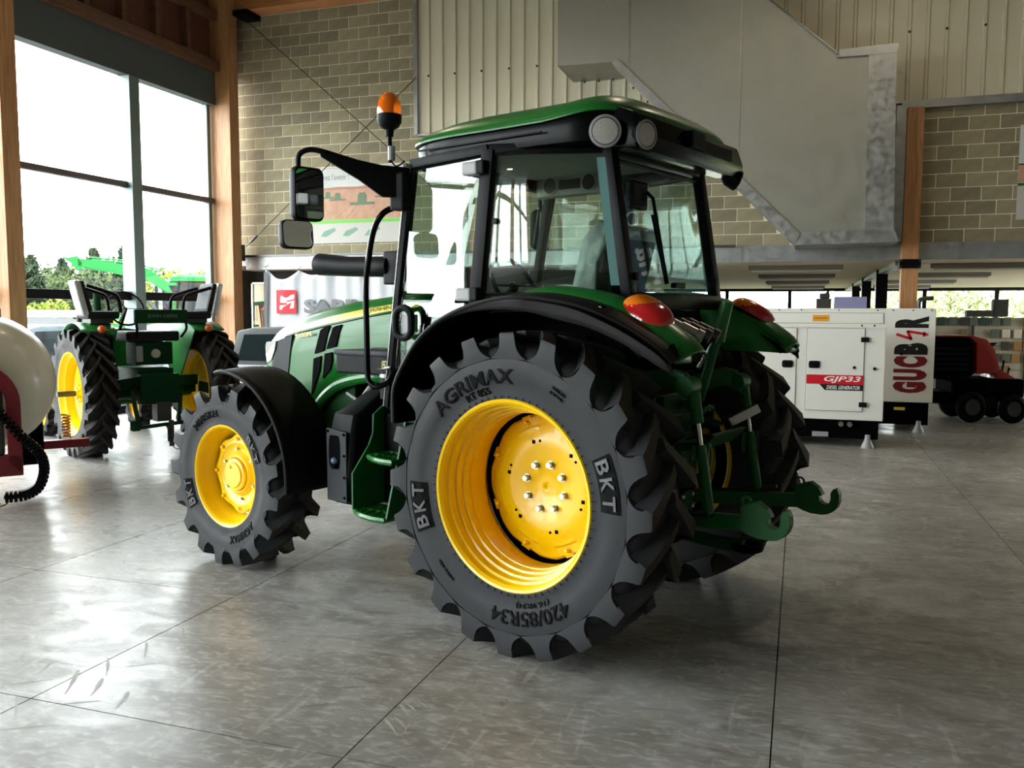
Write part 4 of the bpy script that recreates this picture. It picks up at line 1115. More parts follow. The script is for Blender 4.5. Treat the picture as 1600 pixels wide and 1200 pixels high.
# ---- mirror on a long arm, beacon
arm = MB()
arm.bar((.92, .70, 2.36), (1.16, .92, 2.45), .03, .10); arm.bar((1.16, .92, 2.45), (1.30, 1.05, 2.50), .026, .05)
arm = MB().loft([[(.90, .70, 2.27), (.90, .70, 2.43), (.93, .675, 2.43), (.93, .675, 2.27)], [(1.0, .79, 2.27), (1.0, .79, 2.44), (1.03, .765, 2.44), (1.03, .765, 2.27)], [(1.09, .88, 2.36), (1.09, .88, 2.465), (1.12, .855, 2.465), (1.12, .855, 2.36)], [(1.24, 1.02, 2.48), (1.24, 1.02, 2.525), (1.26, 1.0, 2.525), (1.26, 1.0, 2.48)]])
arm = arm.build('mirror_arm', 'black_satin', T, 30, bevel=.006)
MB().box(.90, .655, 2.20, 1.0, .74, 2.40).build('arm_bracket', 'black_plastic', arm, 0, bevel=.012)
MB().tube(smoothpts([(1.22, 1.0, 2.50), (1.28, 1.05, 2.515), (1.33, 1.085, 2.49), (1.345, 1.085, 2.42), (1.345, 1.085, 2.28), (1.345, 1.10, 2.04)], 5), .015, 8).build('mirror_tube', 'black_satin', arm)
def mirror_head(c, w_, h_, rz, tilt=0.0):
    M = Matrix.Translation(c) @ Matrix.Rotation(rz, 4, 'Z') @ Matrix.Rotation(tilt, 4, 'Y')
    b = MB()
    lp = lambda k, x: [(x, y * k, z * k) for y, z in rrect(-w_ / 2, -h_ / 2, w_ / 2, h_ / 2, .035, 4)]
    b.loft([lp(.96, -.005), lp(1.0, .005), lp(1.0, .035), lp(.88, .065)]); b.move(M)
    o = b.build('mirror', 'black_plastic', arm, 40)
    g = MB(); g.loft([lp(.90, -.0045), lp(.90, -.007)]); g.move(M); g.build('mirror_glass', 'mirror_silver', o, 0)
    return o
mirror_head((1.30, 1.05, 2.28), .185, .29, radians(-8))
mirror_head((1.315, 1.12, 2.06), .185, .155, radians(-14), .1)
# the other mirror, seen through the cab
arm2 = MB().tube(smoothpts([(.92, -.68, 2.36), (1.15, -.92, 2.45), (1.25, -1.02, 2.47), (1.27, -1.05, 2.40), (1.26, -1.05, 2.1)], 4), .018, 8).build('mirror_arm', 'black_satin', T)
arm = arm2
mirror_head((1.23, -1.04, 2.24), .20, .29, radians(10))
bcn = MB().tube([(.995, .735, 2.46), (1.0, .735, 2.60)], .013, 10).build('beacon', 'black_satin', T)
MB().tube([(.985, .735, 2.47), (.985, .735, 2.545)], .020, 10).build('beacon_clamp', 'grey_light', bcn)
MB().lathe([(.0005, 2.60), (.022, 2.60), (.025, 2.635), (.05, 2.65), (.066, 2.675), (.068, 2.715), (.0005, 2.716)], 28, 'z', (1.0, .735, 0)).build('beacon_base', 'black_plastic', bcn, 40)
MB().lathe([(.066, 2.716), (.067, 2.74), (.062, 2.78), (.05, 2.812), (.03, 2.83), (.0005, 2.836)], 28, 'z', (1.0, .735, 0)).build('beacon_dome', 'orange_lens', bcn, 60)
MB().cyl((1.0, .735, 2.615), (1.03, .71, 2.61), .014, n=10).build('wing_nut', 'black_satin', bcn)
MB().tube(smoothpts([(.99, .735, 2.47), (.97, .72, 2.44), (.95, .70, 2.45), (.93, .69, 2.47)]), .005, 6).build('beacon_cable', 'black_satin', bcn)

# ---- three-point linkage
for s, dx, dz in ((1, 0, 0), (-1, .03, -.035)):
    y = s * .40
    lk = MB().bar((-.30, s * .30, .62 + dz * .3), (-.96 + dx, y, .684 + dz), .032, .075).build('lower_link', 'green_dark', T, 0, bevel=.006)
    HK = [(-.93, .765), (-1.01, .794), (-1.055, .765), (-1.067, .747), (-1.077, .73), (-1.058, .722), (-1.062, .70), (-1.075, .687), (-1.095, .682), (-1.112, .692), (-1.119, .715), (-1.117, .745), (-1.13, .768), (-1.148, .772), (-1.161, .745), (-1.163, .705), (-1.152, .672), (-1.132, .648), (-1.105, .632), (-1.076, .626), (-1.02, .625), (-.976, .635), (-.94, .65)]
    HK = [(a + dx, c + dz) for a, c in HK]
    MB().prism(HK, lambda a, c, t: (a, y + t, c), -.024, .024).build('hook', 'green_dark', lk, 0, bevel=.002, seg=1)
    MB().tube([(-.95 + dx + .022 * cos(a * pi / 6), y + s * .0, .785 + dz + .022 * sin(a * pi / 6)) for a in range(12)], .006, 6, closed=True).build('hook_ring', 'green_dark', lk)
    # lift arm and rod
    la = MB().loft([[(-.20, s * .30 + q, 1.20 + r) for q, r in ((-.04, -.06), (.04, -.06), (.04, .06), (-.04, .06))], [(-.50, s * .36 + q, 1.33 + dz + r) for q, r in ((-.03, -.05), (.03, -.05), (.03, .05), (-.03, .05))], [(-.64 + dx * 3, s * .40 + q, 1.31 + dz + r) for q, r in ((-.03, -.05), (.03, -.05), (.03, .05), (-.03, .05))], [(-.68 + dx * 3, s * .41 + q, 1.25 + dz + r) for q, r in ((-.025, -.03), (.025, -.03), (.025, .03), (-.025, .03))]]).build('lift_arm', 'green_dark', T, 40, bevel=.015)
    MB().cyl((-.655 + dx * 3, s * .36, 1.30 + dz), (-.655 + dx * 3, s * .46, 1.30 + dz), .045, n=18).build('pivot_pin', 'green_dark', la)
    top = Vector((-.69 + dx * 3.5, s * .42, 1.27 + dz)); bot = Vector((-.775 + dx * 3, s * .41, .70 + dz))
    d = bot - top
    rod = MB().tube([top, top + d * .25], .028, 12).build('lift_rod', 'green_dark', T)
    MB().tube([top + d * .25, top + d * .43], .012, 10).build('threaded_rod', 'steel', rod)
    MB().tube([top + d * .43, top + d * .97], [.024, .026], 12).build('rod_tube', 'green_dark', rod)
    MB().bar(top + d * .66 + Vector((.02, 0, 0)), bot + Vector((.0, 0, -.02)), .05, .03).build('rod_fork', 'green_cast', rod, 0, bevel=.005)
    rc = top + d * .47
    for q in (-1, 1):
        MB().tube([tuple(rc + Vector((q * .02 - .0, q * .045 + .03 * cos(a * pi / 6) * .6, -.03 + .055 * sin(a * pi / 6)))) for a in range(12)], .006, 6, closed=True).build('lock_ring', 'green_dark', rod)
    MB().tube([(-.40, s * .34, .64), (-.78, s * .44, .70)], .010, 6).build('check_chain', 'steel_dark', T)
MB().tube([(-.44, 0, 1.16), (-.52, 0, 1.20), (-.58, -.02, 1.45), (-.60, -.02, 1.50)], [.03, .026, .026, .024], 12).build('top_link', 'green_dark', T)
MB().tube([(-.605, -.02, 1.50), (-.645, -.03, 1.70)], [.034, .034], 12).build('top_link_tube', 'green_paint', T)
MB().tube([(-.5, -.02, 1.36), (-.60, -.02, 1.52)], .012, 8).build('top_link_screw', 'steel', T)
hb = MB(); hb.box(-.46, -.17, .98, -.36, .17, 1.12); hb.prism([(-.38, 1.02), (-.56, 1.04), (-.58, 1.06), (-.38, 1.10)], lambda a, c, t: (a, t, c), -.20, -.05)
hb.build('hitch_frame', 'green_cast', T, 0, bevel=.008)
dp = MB().prism([(-.42, .98), (-.60, 1.00), (-.68, 1.05), (-.70, 1.04), (-.62, .96), (-.42, .93)], lambda a, c, t: (a, t, c), -.20, .20); dp.build('pto_guard', 'green_cast', T, 0, bevel=.01)
MB().tube([(-.52 - .06 * sin(a * pi / 10), -.14 + .28 * a / 10, 1.06 + .10 * sin(a * pi / 10)) for a in range(11)], .012, 8).build('guard_hoop', 'green_dark', T)
MB().bar((-.60, -.20, 1.06), (-.72, -.30, 1.14), .03, .05).build('hitch_handle', 'steel', T, 0, bevel=.005)
ph = MB(); ph.box(-.46, -.075, .45, -.40, .075, .96); ph.build('hitch_ladder', 'green_cast', T, 0, bevel=.006)
ho = MB().sphere((0, 0, 0), .014, 10, 6).mesh('ladder_stud', 'steel', 40)
for k in range(6):
    for q in (-.055, .055): obj('ladder_stud', ho, T, (-.462, q, .55 + k * .065))
MB().tube(smoothpts([(-.38, .0, .48), (-.6, 0, .46), (-.78, 0, .46)]), .035, 8).build('drawbar', 'green_cast', T)
MB().tube([(-.80 + .06 * cos(a * pi / 8), .06 * sin(a * pi / 8), .46) for a in range(16)], .022, 8, closed=True).build('drawbar_eye', 'mesh_black', T)
MB().cyl((-.32, 0, .78), (-.52, 0, .78), .022, n=12).build('pto_shaft', 'steel', T)
# hydraulic couplers
hc = MB().box(-.56, .16, 1.50, -.34, .45, 1.62).build('valve_block', 'black_plastic', T, 0, bevel=.01)
for k in range(3):
    p = Vector((-.555, .40 - k * .09, 1.60)); d = Vector((-.8, -.25, -.42)).normalized()
    MB().tube([p, p + d * .05, p + d * .055, p + d * .13, p + d * .135, p + d * .165], [.024, .024, .03, .03, .036, .034], 14).build('coupler', 'steel_dark' if k else 'steel', hc)
MB().tube(smoothpts([(-.42, .3, 1.5), (-.5, .2, 1.43), (-.52, 0, 1.42), (-.46, -.1, 1.45)]), .006, 6).build('cable', 'black_satin', T)
# ================================================================== vintage tractor
mat('gunmetal', rgb(54, 58, 58), .5, .3)
mat('amber_old', rgb(190, 84, 44), .3); mat('packet_c0', rgb(96, 108, 84), .5)
def old_tractor():
    t = thing('vintage_tractor', 'old dark green tractor without cab, seats on its fenders, seen from behind', 'tractor', (-7.31, 8.21, 0), radians(151))
    me = tyre_mesh('large_tyre', .722, .335, .47, 22, 'rubber_dusty', lead=.36, fine=.8, worn=False)
    for s in (1, -1):
        o = obj('large_wheel', me, t, (0, s * .70, .716))
        if s < 0: o.scale = (1, -1, 1)
        MB().lathe([(.455, .145), (.468, .15), (.47, .142), (.45, .13), (.44, .09), (.42, .08), (.41, .02), (.40, -.06), (.42, -.09), (.47, -.14), (.45, -.15), (.40, -.10), (.385, -.06), (.40, .02), (.415, .085), (.435, .1), (.455, .145)], 56, 'y').build('rim', 'yellow_old', o, 30)
        MB().lathe([(.40, -.02), (.36, .0), (.30, -.03), (.2, -.05), (.12, -.045), (.11, .0), (.0005, .0)], 48, 'y').build('wheel_disc', 'yellow_old', o, 35, solid=.01)
        h = MB()
        for k in range(8):
            q = pi / 4 * k; h.cyl((.085 * cos(q), -.04, .085 * sin(q)), (.085 * cos(q), .07, .085 * sin(q)), .022, n=8)
        h.cyl((0, -.04, 0), (0, .05, 0), .10, n=20); h.cyl((0, .04, 0), (0, .09, 0), .055, n=16)
        h.build('hub', 'yellow_old', o, 30)
        MB().cyl((0, .08, 0), (0, .28 if s > 0 else .05, 0), .032, n=12).build('axle_end', 'gunmetal', o)
        # clam-shell fender, closed on the inside
        f = MB()
        def fp(u, v):
            a = lerp(radians(62), radians(152), u); a = pi - a; r = .79; y = lerp(.44, .80, v)
            return (r * cos(a) * .98, s * y, .716 + r * sin(a))
        f.grid(20, 4, fp)
        fo = f.build('fender', 'green_paint', t, 60, solid=.012)
        pts = [fp(i / 20, 0) for i in range(21)]
        MB().add([(p[0], s * .44, p[2]) for p in pts] + [(.02, s * .42, .70), (.16, s * .42, .72)], [tuple(range(23))]).build('fender_side', 'green_paint', fo, 0, solid=.012)
        MB().sphere((-.38, s * .60, 1.44), .045, 12, 8).build('side_lamp', 'amber_old', fo)
        # bench seat with plastic wrap on the fender
        se = MB().box(-.25, s * .36, 1.55, .15, s * .70, 1.64).build('fender_seat', 'seat_vinyl', t, 0, bevel=.03)
        MB().obox((-.05, s * .72, 1.80), (.40, .08, .36), (s * -.25, 0, 0)).build('backrest', 'seat_vinyl', se, 0, bevel=.035)
        MB().obox((-.16, s * .765, 1.78), (.26, .07, .40), (s * -.22, 0, 0)).build('plastic_cover', 'plastic_wrap', se, 0, bevel=.03)
        for xx in (-.24, .16):
            MB().tube(smoothpts([(xx, s * .70, 1.92), (xx, s * .5, 1.86), (xx, s * .38, 1.80), (xx, s * .35, 1.62)]), .020, 8).build('armrest', 'black_satin', se)
        MB().box(-.2, s * .42, 1.50, .1, s * .66, 1.56).build('seat_bracket', 'gunmetal', se, 0)
    # body
    b = MB(); b.box(-.30, -.20, .60, .5, .20, .98); b.box(.4, -.22, .62, 2.0, .22, .95); b.cyl((0, -.5, .716), (0, .5, .716), .10, n=16); b.box(-.08, -.55, .66, .08, .55, .80)
    b.build('body', 'green_old', t, 30, bevel=.015)
    h = MB(); h.loft([[(x, y * k, z) for y, z in ((-.24, .95), (-.25, 1.32), (-.20, 1.40), (0, 1.43), (.20, 1.40), (.25, 1.32), (.24, .95))] for x, k in ((.75, 1), (1.6, 1), (2.2, .95), (2.35, .85))])
    h.build('hood', 'green_paint', t, 30)
    b = MB(); b.cyl((1.35, .12, 1.42), (1.35, .12, 1.90), .045, n=14)
    for k in range(6): b.cyl((1.35, .12, 1.50 + k * .055), (1.35, .12, 1.525 + k * .055), .052, n=14)
    b.build('exhaust_stack', 'green_old', t, 30)
    MB().cyl((1.5, .30, 1.4), (1.5, .30, 2.02), .03, n=10).build('air_intake', 'gunmetal', t)
    fa = MB(); fa.cyl((2.0, -.55, .40), (2.0, .55, .40), .05, n=10); fa.build('front_axle', 'green_old', t)
    sm = tyre_mesh('small_tyre', .36, .17, .22, 14, 'rubber_dusty', lead=.1, fine=.4, worn=False)
    for s in (1, -1):
        o = obj('small_wheel', sm, t, (2.0, s * .58, .36)); MB().lathe([(.22, .06), (.2, .03), (.08, .05), (.0005, .06)], 24, 'y').build('rim', 'yellow_old', o, 30)
    # seat, backrest plate, tool box with lamp
    sb = MB().box(-.26, -.30, 1.29, .16, .30, 1.41).build('seat', 'seat_vinyl', t, 0, bevel=.03)
    bp = MB().box(-.36, -.36, 1.50, -.31, .24, 1.66).build('seat_back_plate', 'green_old', sb, 0, bevel=.012)
    text('lettering', 'JOHN DEERE', .34, .045, 'packet_c0', sb, frame((-.364, -.07, 1.58), (0, -1, 0), (0, 0, 1)), .001, .01)
    for y in (-.34, .22): MB().tube(smoothpts([(-.33, y, 1.53), (-.36, y, 1.44), (-.28, y * .9, 1.34)]), .016, 8).build('seat_bracket', 'black_satin', sb)
    bx = MB().box(-.24, -.22, 1.02, .10, .20, 1.28).build('tool_box', 'green_old', t, 0, bevel=.015)
    MB().tube([(-.245, -.02, 1.15), (-.262, -.02, 1.15)], [.055, .05], 20).build('rear_lamp', 'lamp_glass', bx)
    MB().box(-.262, .13, 1.06, -.245, .2, 1.24).build('number_plate', 'grey_light', bx, 0)
    sw_ = MB().tube([(.50 + .07 * cos(a * pi / 14), .21 * sin(a * pi / 14) + .05, 1.67 + .20 * cos(a * pi / 14)) for a in range(28)], .013, 8, closed=True).build('steering_wheel', 'black_satin', t)
    MB().tube([(.50, .05, 1.67), (.85, .05, 1.30)], .022, 8).build('steering_column', 'black_satin', sw_)
    for k in range(3):
        q = 2 * pi * k / 3 + .5
        MB().bar((.50, .05, 1.67), (.50 + .07 * cos(q), .21 * sin(q) + .05, 1.67 + .20 * cos(q)), .02, .008).build('spoke', 'black_satin', sw_, 0)
    # linkage and drawbar
    l = MB()
    l.bar((-.15, -.52, .82), (-.35, -.20, .84), .06, .12); l.bar((-.15, .52, .78), (-.35, .20, .84), .06, .12); l.box(-.42, -.22, .58, -.28, .22, .92)
    l.bar((-.30, .28, .74), (-.55, .30, .36), .04, .05); l.bar((-.30, -.28, .74), (-.52, -.16, .36), .04, .05)
    l.bar((-.55, .32, .34), (-.52, -.2, .36), .05, .04); l.bar((-.2, -.55, .74), (-.35, -.9 + .3, .72), .05, .12); l.box(-.6, .30, .31, -.5, .38, .42)
    l.build('rear_linkage', 'green_old', t, 0, bevel=.006)
    d = MB(); d.box(-.46, -.10, .38, -.30, .06, .60); d.cyl((-.55, -.06, .10), (-.55, -.06, .40), .03, n=10); d.tube([(-.5, -.02, .36), (-.58, -.02, .30), (-.58, -.02, .16)], .018, 8)
    d.build('drawbar', 'gunmetal', t, 30)
    MB().tube([(-.60 + .03 * cos(a * pi / 6), -.10 + .05 * sin(a * pi / 6), .12 + .05 * cos(a * pi / 6)) for a in range(12)], .005, 6, closed=True).build('hitch_ring', 'steel_dark', t)
    p = MB().tube([(.2, .28, 1.0), (.5, .30, 1.05), (.9, .30, 1.02)], .02, 8); p.build('control_rod', 'green_old', t)
    for k in range(3): MB().tube(smoothpts([(.3 + .08 * k, .26, .98), (.3 + .08 * k, .27, 1.2), (.22 + .08 * k, .27, 1.32)]), .012, 6).build('lever', 'green_old', t)
    MB().sphere((-.09, 0.0, 0), .001, 4, 3)
    return t
old_tractor()

# ================================================================== sprayer with cream tank at the picture edge
def sprayer():
    t = thing('sprayer', 'cream plastic sprayer tank in a dark red frame at the picture edge', 'sprayer', (-6.85, 5.62, 0), radians(48))
    # local x points right across the view, local y away from the viewer
    prof = [(.001, -.75), (.25, -.73), (.45, -.66), (.58, -.5), (.62, -.3), (.625, .3), (.58, .5), (.45, .66), (.001, .75)]
    tk_ = MB().lathe(prof, 40, 'y', (.0, .35, 1.0)); tk_.v = [(x, y, 1.0 + (z - 1.0) * .98) for x, y, z in tk_.v]
    tk_.build('tank', 'cream_tank', t, 60)
    MB().cyl((.1, .35, 1.55), (.1, .35, 1.66), .10, n=20).build('tank_lid', 'red_dark', t)
    a = [(.30 * cos(q), .42 * sin(q) + .85) for q in [radians(180 - 180 * i / 16) for i in range(17)]]
    outer = [(-.36, .25)] + [(.36 * cos(radians(180 - 10 * i)), .36 * sin(radians(180 - 10 * i)) + .86) for i in range(19)] + [(.36, .25)]
    inner = [(.25, .35)] + [(.25 * cos(radians(10 * i)), .25 * sin(radians(10 * i)) + .86) for i in range(19)] + [(-.25, .35)]
    MB().prism(outer + inner + [(-.36, .35)], lambda x, z, q: (x - .03, -.50 + q, z), 0, .06).build('frame_arch', 'red_dark', t, 0, bevel=.008)
    MB().box(-.5, -.5, .24, .33, -.40, .42).build('frame_rail', 'red_dark', t, 0, bevel=.008)
    MB().box(-.30, -.46, .42, .20, -.38, .98).build('pump_panel', 'gunmetal', t, 0, bevel=.02)
    MB().box(-.16, -.475, .55, .12, -.45, .9).build('pump_cover', 'black_plastic', t, 0, bevel=.03)
    MB().cyl((-.12, -.5, .30), (-.12, -.2, .30), .14, n=20).build('jockey_wheel', 'rubber_dusty', t)
    MB().box(.0, -.62, .03, .09, -.40, .19).build('stand_foot', 'red_paint', t, 0, bevel=.006); MB().box(-.4, -.62, .15, .12, -.42, .21).build('stand_plate', 'red_paint', t, 0, bevel=.006)
    MB().box(.2, .55, .30, .9, .65, .38).build('boom_bar', 'red_dark', t, 0, bevel=.006)
    MB().box(.3, .3, .2, .5, .5, .9).build('frame_post', 'mesh_black', t, 0)
    sp_ = MB()
    sp_.tube([(.70 + .035 * cos(i * .8), .60 + .035 * sin(i * .8), .40 + i * .0038) for i in range(60)], .010, 6); sp_.build('coil_spring', 'orange_sticker', t)
    for x0, y0 in ((-.3, .0), (.0, .9)): MB().cyl((x0, y0, 0), (x0, y0, .45), .05, n=10).build('stand_leg', 'red_dark', t)
    # drag chain for the hoses, a child with its links
    path = smoothpts([(-.12, -.58, .98), (.08, -.58, .90), (.20, -.58, .76), (.33, -.58, .58), (.45, -.58, .44), (.485, -.58, .30), (.44, -.58, .15), (.33, -.58, .085), (.18, -.58, .08)], 5)
    dc = MB().tube(path, .020, 8).build('drag_chain', 'mesh_black', t)
    lk = MB().box(-.013, -.045, -.042, .013, .045, .042).mesh('chain_link', 'black_satin', 0, bevel=.006)
    for i in range(0, len(path) - 1):
        d = path[min(i + 1, len(path) - 1)] - path[max(i - 1, 0)]
        o = obj('chain_link', lk, dc, path[i], (0, -atan2(d.z, d.x), 0))
    MB().tube(smoothpts([(.18, -.58, .08), (.2, -.6, .03), (.12, -.62, .012), (-.1, -.62, .012)]), .006, 6).build('cable', 'black_satin', t)
    return t
sprayer()

# ================================================================== generators
def generator(name, label, x0, x1, y0, y1, z0, z1, near):
    t = thing(name, label, 'generator', ((x0 + x1) / 2, (y0 + y1) / 2, 0))
    w_, d_ = (x1 - x0) / 2, (y1 - y0) / 2
    X = lambda x: x - (x0 + x1) / 2
    f = -d_
    MB().box(-w_, -d_, z0, w_, d_, z1).build('canopy', 'white_paint', t, 0, bevel=.008)
    MB().box(-w_ + .04, -d_ + .04, .10, w_ - .04, d_ - .04, z0).build('base_tank', 'mesh_black', t, 0, bevel=.01)
    foot = MB().lathe([(.0005, .0), (.075, .0), (.075, .015), (.035, .10), (.03, .16), (.0005, .16)], 16, 'z').mesh('foot', 'grey_light', 35)
    for fx in (X(x0) + .16, X(x1) - .16):
        for fy in (-d_ + .02, d_ - .1): obj('foot', foot, t, (fx, fy, 0))
    return t, X, f
g1, X, f = generator('generator', 'white generator with red and black band on its door, nearer of the two', -1.05, .972, 11.2, 12.15, .335, 1.508, True)
def panel_line(t, x0, z0, x1, z1, y, name='door'):
    d = MB().box(x0, y - .012, z0, x1, y, z1).build(name, 'white_paint', t, 0, bevel=.004)
    for a in ((x0, z0, x1, z0), (x0, z1, x1, z1), (x0, z0, x0, z1), (x1, z0, x1, z1)):
        MB().bar((a[0], y - .002, a[1]), (a[2], y - .002, a[3]), .008, .008).build('seal', 'grey_plastic', d, 0)
    return d
MB().box(X(-1.05) - .01, f - .012, 1.46, X(.972) + .01, f + .02, 1.50).build('canopy_trim', 'white_paint', g1, 0, bevel=.004)
for dx0, dx1 in ((.08, .735), (-.60, -.045)):
    d = panel_line(g1, X(dx0), .445, X(dx1), 1.455, f)
    ht = X(dx0) + .09 if dx0 > 0 else X(dx1) - .10
    hb_ = MB().prism(rrect(ht - .065, .965, ht + .065, 1.055, .025), lambda a, c, q: (a, q, c), f - .03, f - .01).build('latch', 'black_plastic', d, 0, bevel=.004)
    MB().prism(rrect(ht - .02, .985, ht + .05, 1.035, .01), lambda a, c, q: (a, q, c), f - .036, f - .03).build('latch_grip', 'black_satin', d, 0)
    if dx0 > 0:
        for hz in (1.32, .53): MB().box(X(dx1) - .04, f - .03, hz - .03, X(dx1) + .05, f - .005, hz + .03).build('hinge', 'black_plastic', d, 0, bevel=.004)
MB().box(X(.083), f - .0145, .770, X(.735), f - .012, .885).build('red_band', 'red_decal', g1, 0)
MB().prism([(X(.235), .77), (X(.735), .77), (X(.735), .697), (X(.30), .697)], lambda a, c, q: (a, q, c), f - .0145, f - .012).build('black_band', 'black_decal', g1, 0)
text('lettering', 'GJP33', .42, .085, 'white_print', g1, frame((X(.50), f - .0145, .828), (1, 0, 0), (0, 0, 1)), .001, .02, .25)
text('lettering', 'DIESEL GENERATOR', .38, .045, 'white_print', g1, frame((X(.51), f - .0145, .733), (1, 0, 0), (0, 0, 1)), .001, .015, .25)
for sx, sz in ((.86, .97), (.63, .98), (.84, 1.49), (.70, 1.49)): MB().sphere((X(sx), f - .008, sz), .02 if sz < 1.2 else .012, 8, 6).build('stud', 'black_satin', g1)
for sx in (.50, .60): MB().cyl((X(sx), f + .02, .285), (X(sx), f - .05, .285), .03, n=14).build('drain_valve', 'steel', g1)
MB().box(X(.17), f + .02, .115, X(.36), f + .035, .175).build('base_plate', 'grey_light', g1, 0)
g2, X, f = generator('generator', 'white generator with large upright red and black letters, farther of the two', -.75, 1.737, 12.9, 13.6, .415, 1.706, False)
ins = [(X(1.37) + (q * .0), z) for q, z in ()]
vx = X(1.44)
def vtext(s, z0, z1, m):
    text('lettering', s, z1 - z0, .42, m, g2, frame((vx, f - .002, (z0 + z1) / 2), (0, 0, 1), (-1, 0, 0)), .0015, .075)
vtext('G', .545, .70, 'red_dark'); vtext('U', .72, .875, 'red_dark'); vtext('C', .895, 1.05, 'red_dark'); vtext('B', 1.075, 1.235, 'black_decal'); vtext('R', 1.44, 1.60, 'black_decal')
be = MB()
for (a, c), (b_, d) in (((-.19, 1.353), (.005, 1.287)), ((.0, 1.283), (-.055, 1.402)), ((-.055, 1.395), (.17, 1.357))): be.bar((vx + a, f - .003, c), (vx + b_, f - .003, d), .004, .034)
be.prism([(.15, 1.395), (.22, 1.348), (.14, 1.318)], lambda a, c, q: (vx + a, f - q, c), .001, .005)
be.build('bolt_emblem', 'red_decal', g2, 0)
MB().box(X(.155), f - .016, 1.525, X(.371), f - .011, 1.612).build('warning_sticker', 'orange_sticker', g2, 0)
MB().box(X(.175), f - .018, 1.565, X(.35), f - .015, 1.572).build('sticker_line', 'black_decal', g2, 0)
panel_line(g2, X(-.5), 1.50, X(1.08), 1.64, f, 'side_panel')
for sx in (-.3, .0, .5, 1.0, 1.2, 1.45, 1.68): MB().sphere((X(sx), f - .004, 1.68), .010, 8, 5).build('stud', 'grey_plastic', g2)
MB().sphere((X(1.32), f - .02, 1.085), .022, 8, 6).build('stud', 'black_satin', g2)
MB().tube(smoothpts([(X(1.56), 0, 1.70), (X(1.56), 0, 1.80), (X(1.60), 0, 1.84), (X(1.74), 0, 1.85)], 5), .03, 12).build('exhaust_elbow', 'steel_dark', g2)
MB().box(X(1.26), f + .035, .30, X(1.40), f + .042, .34).build('base_plate', 'yellow_decal', g2, 0)
# things lying on top of the far generator
tag(MB().box(.444, 13.0, 1.708, .865, 13.35, 1.868).build('carton', 'lilac_card', None, 0, bevel=.006), 'lilac cardboard box lying on the far generator', 'box')
mn = thing('control_unit', 'small dark control unit standing on the far generator beside the lilac box', 'device', (.30, 13.15, 1.706))
MB().box(-.1, -.12, 0, .1, .12, .14).build('case', 'dark_card', mn, 0, bevel=.01); MB().box(-.06, -.10, .14, .08, .08, .215).build('display', 'gunmetal', mn, 0, bevel=.02)
MB().cyl((.02, .0, .2), (.07, 0, .24), .02, n=8).build('knob', 'black_satin', mn)

# ================================================================== ride-on mower
def mower():
    t = thing('ride_on_mower', 'red ride-on mower with a dark grass collector behind the generators', 'mower', (2.55, 14.75, 0), radians(10))
    t.scale = (.8, .9, .92)
    cb = MB(); cb.loft([[(x, y, z) for x, z in ((-.95, .78), (-.98, 1.28), (-.85, 1.40), (-.30, 1.40), (-.18, 1.30), (-.14, .80), (-.3, .70), (-.8, .70))] for y in (-.38, .38)])
    cb.build('grass_collector', 'mesh_black', t, 0, bevel=.03)
    for k in range(5): MB().box(-.9, -.395, .85 + k * .085, -.25, -.375, .88 + k * .085).build('vent_slat', 'black_plastic', t, 0)
    MB().loft([[(x, y, z) for x, z in ((-.75, 1.40), (-.7, 1.425), (-.2, 1.42), (.05, 1.36), (.2, 1.2), (.3, .90), (.26, .80), (-.10, .80), (-.12, 1.30), (-.25, 1.395))] for y in (-.36, .36)]).build('seat_shroud', 'red_paint', t, 20, bevel=.02)
    MB().loft([[(x, y, z) for x, z in ((.25, .80), (.28, .90), (.62, .72), (.66, .60), (.2, .55))] for y in (-.32, .32)]).build('hood', 'red_paint', t, 20, bevel=.02)
    MB().box(-.55, -.42, .42, .72, .42, .72).build('chassis', 'mesh_black', t, 0, bevel=.04); MB().box(-.95, -.35, .3, -.4, .35, .5).build('rear_frame', 'mesh_black', t, 0, bevel=.02)
    for x, r in ((-.20, .26), (.52, .24)):
        for s in (-1, 1):
            w_ = MB().lathe([(r * .55, .09), (r * .75, .10), (r * .96, .07), (r, 0), (r * .96, -.07), (r * .75, -.10), (r * .55, -.09)], 32, 'y', (x, s * .42, r)).build('wheel', 'rubber_letter', t, 35)
            MB().lathe([(r * .57, .085), (r * .5, .05), (r * .2, .06), (.001, .07)], 24, 'y', (x, s * .42 - (0 if s > 0 else .15), r)).build('rim', 'gunmetal', w_, 35)
    sw_ = MB().tube([(.18 + .19 * cos(a * pi / 12), .19 * sin(a * pi / 12), 1.245 + .04 * cos(a * pi / 12)) for a in range(24)], .018, 8, closed=True).build('steering_wheel', 'black_satin', t)
    MB().cyl((.18, 0, 1.24), (.30, 0, .85), .03, n=8).build('steering_column', 'black_satin', sw_)
    for lx in (.36, .46): MB().tube([(lx, -.30, .78), (lx + .03, -.30, 1.02 - (lx - .36) * 1.2)], [.012, .022], 8).build('lever', 'black_satin', t)
    MB().box(.75, -.5, .15, 1.25, .5, .32).build('mower_deck', 'mesh_black', t, 0, bevel=.05)
    MB().box(.62, -.05, .55, .80, .05, .66).build('lift_bracket', 'black_satin', t, 0)
    return t
mower()

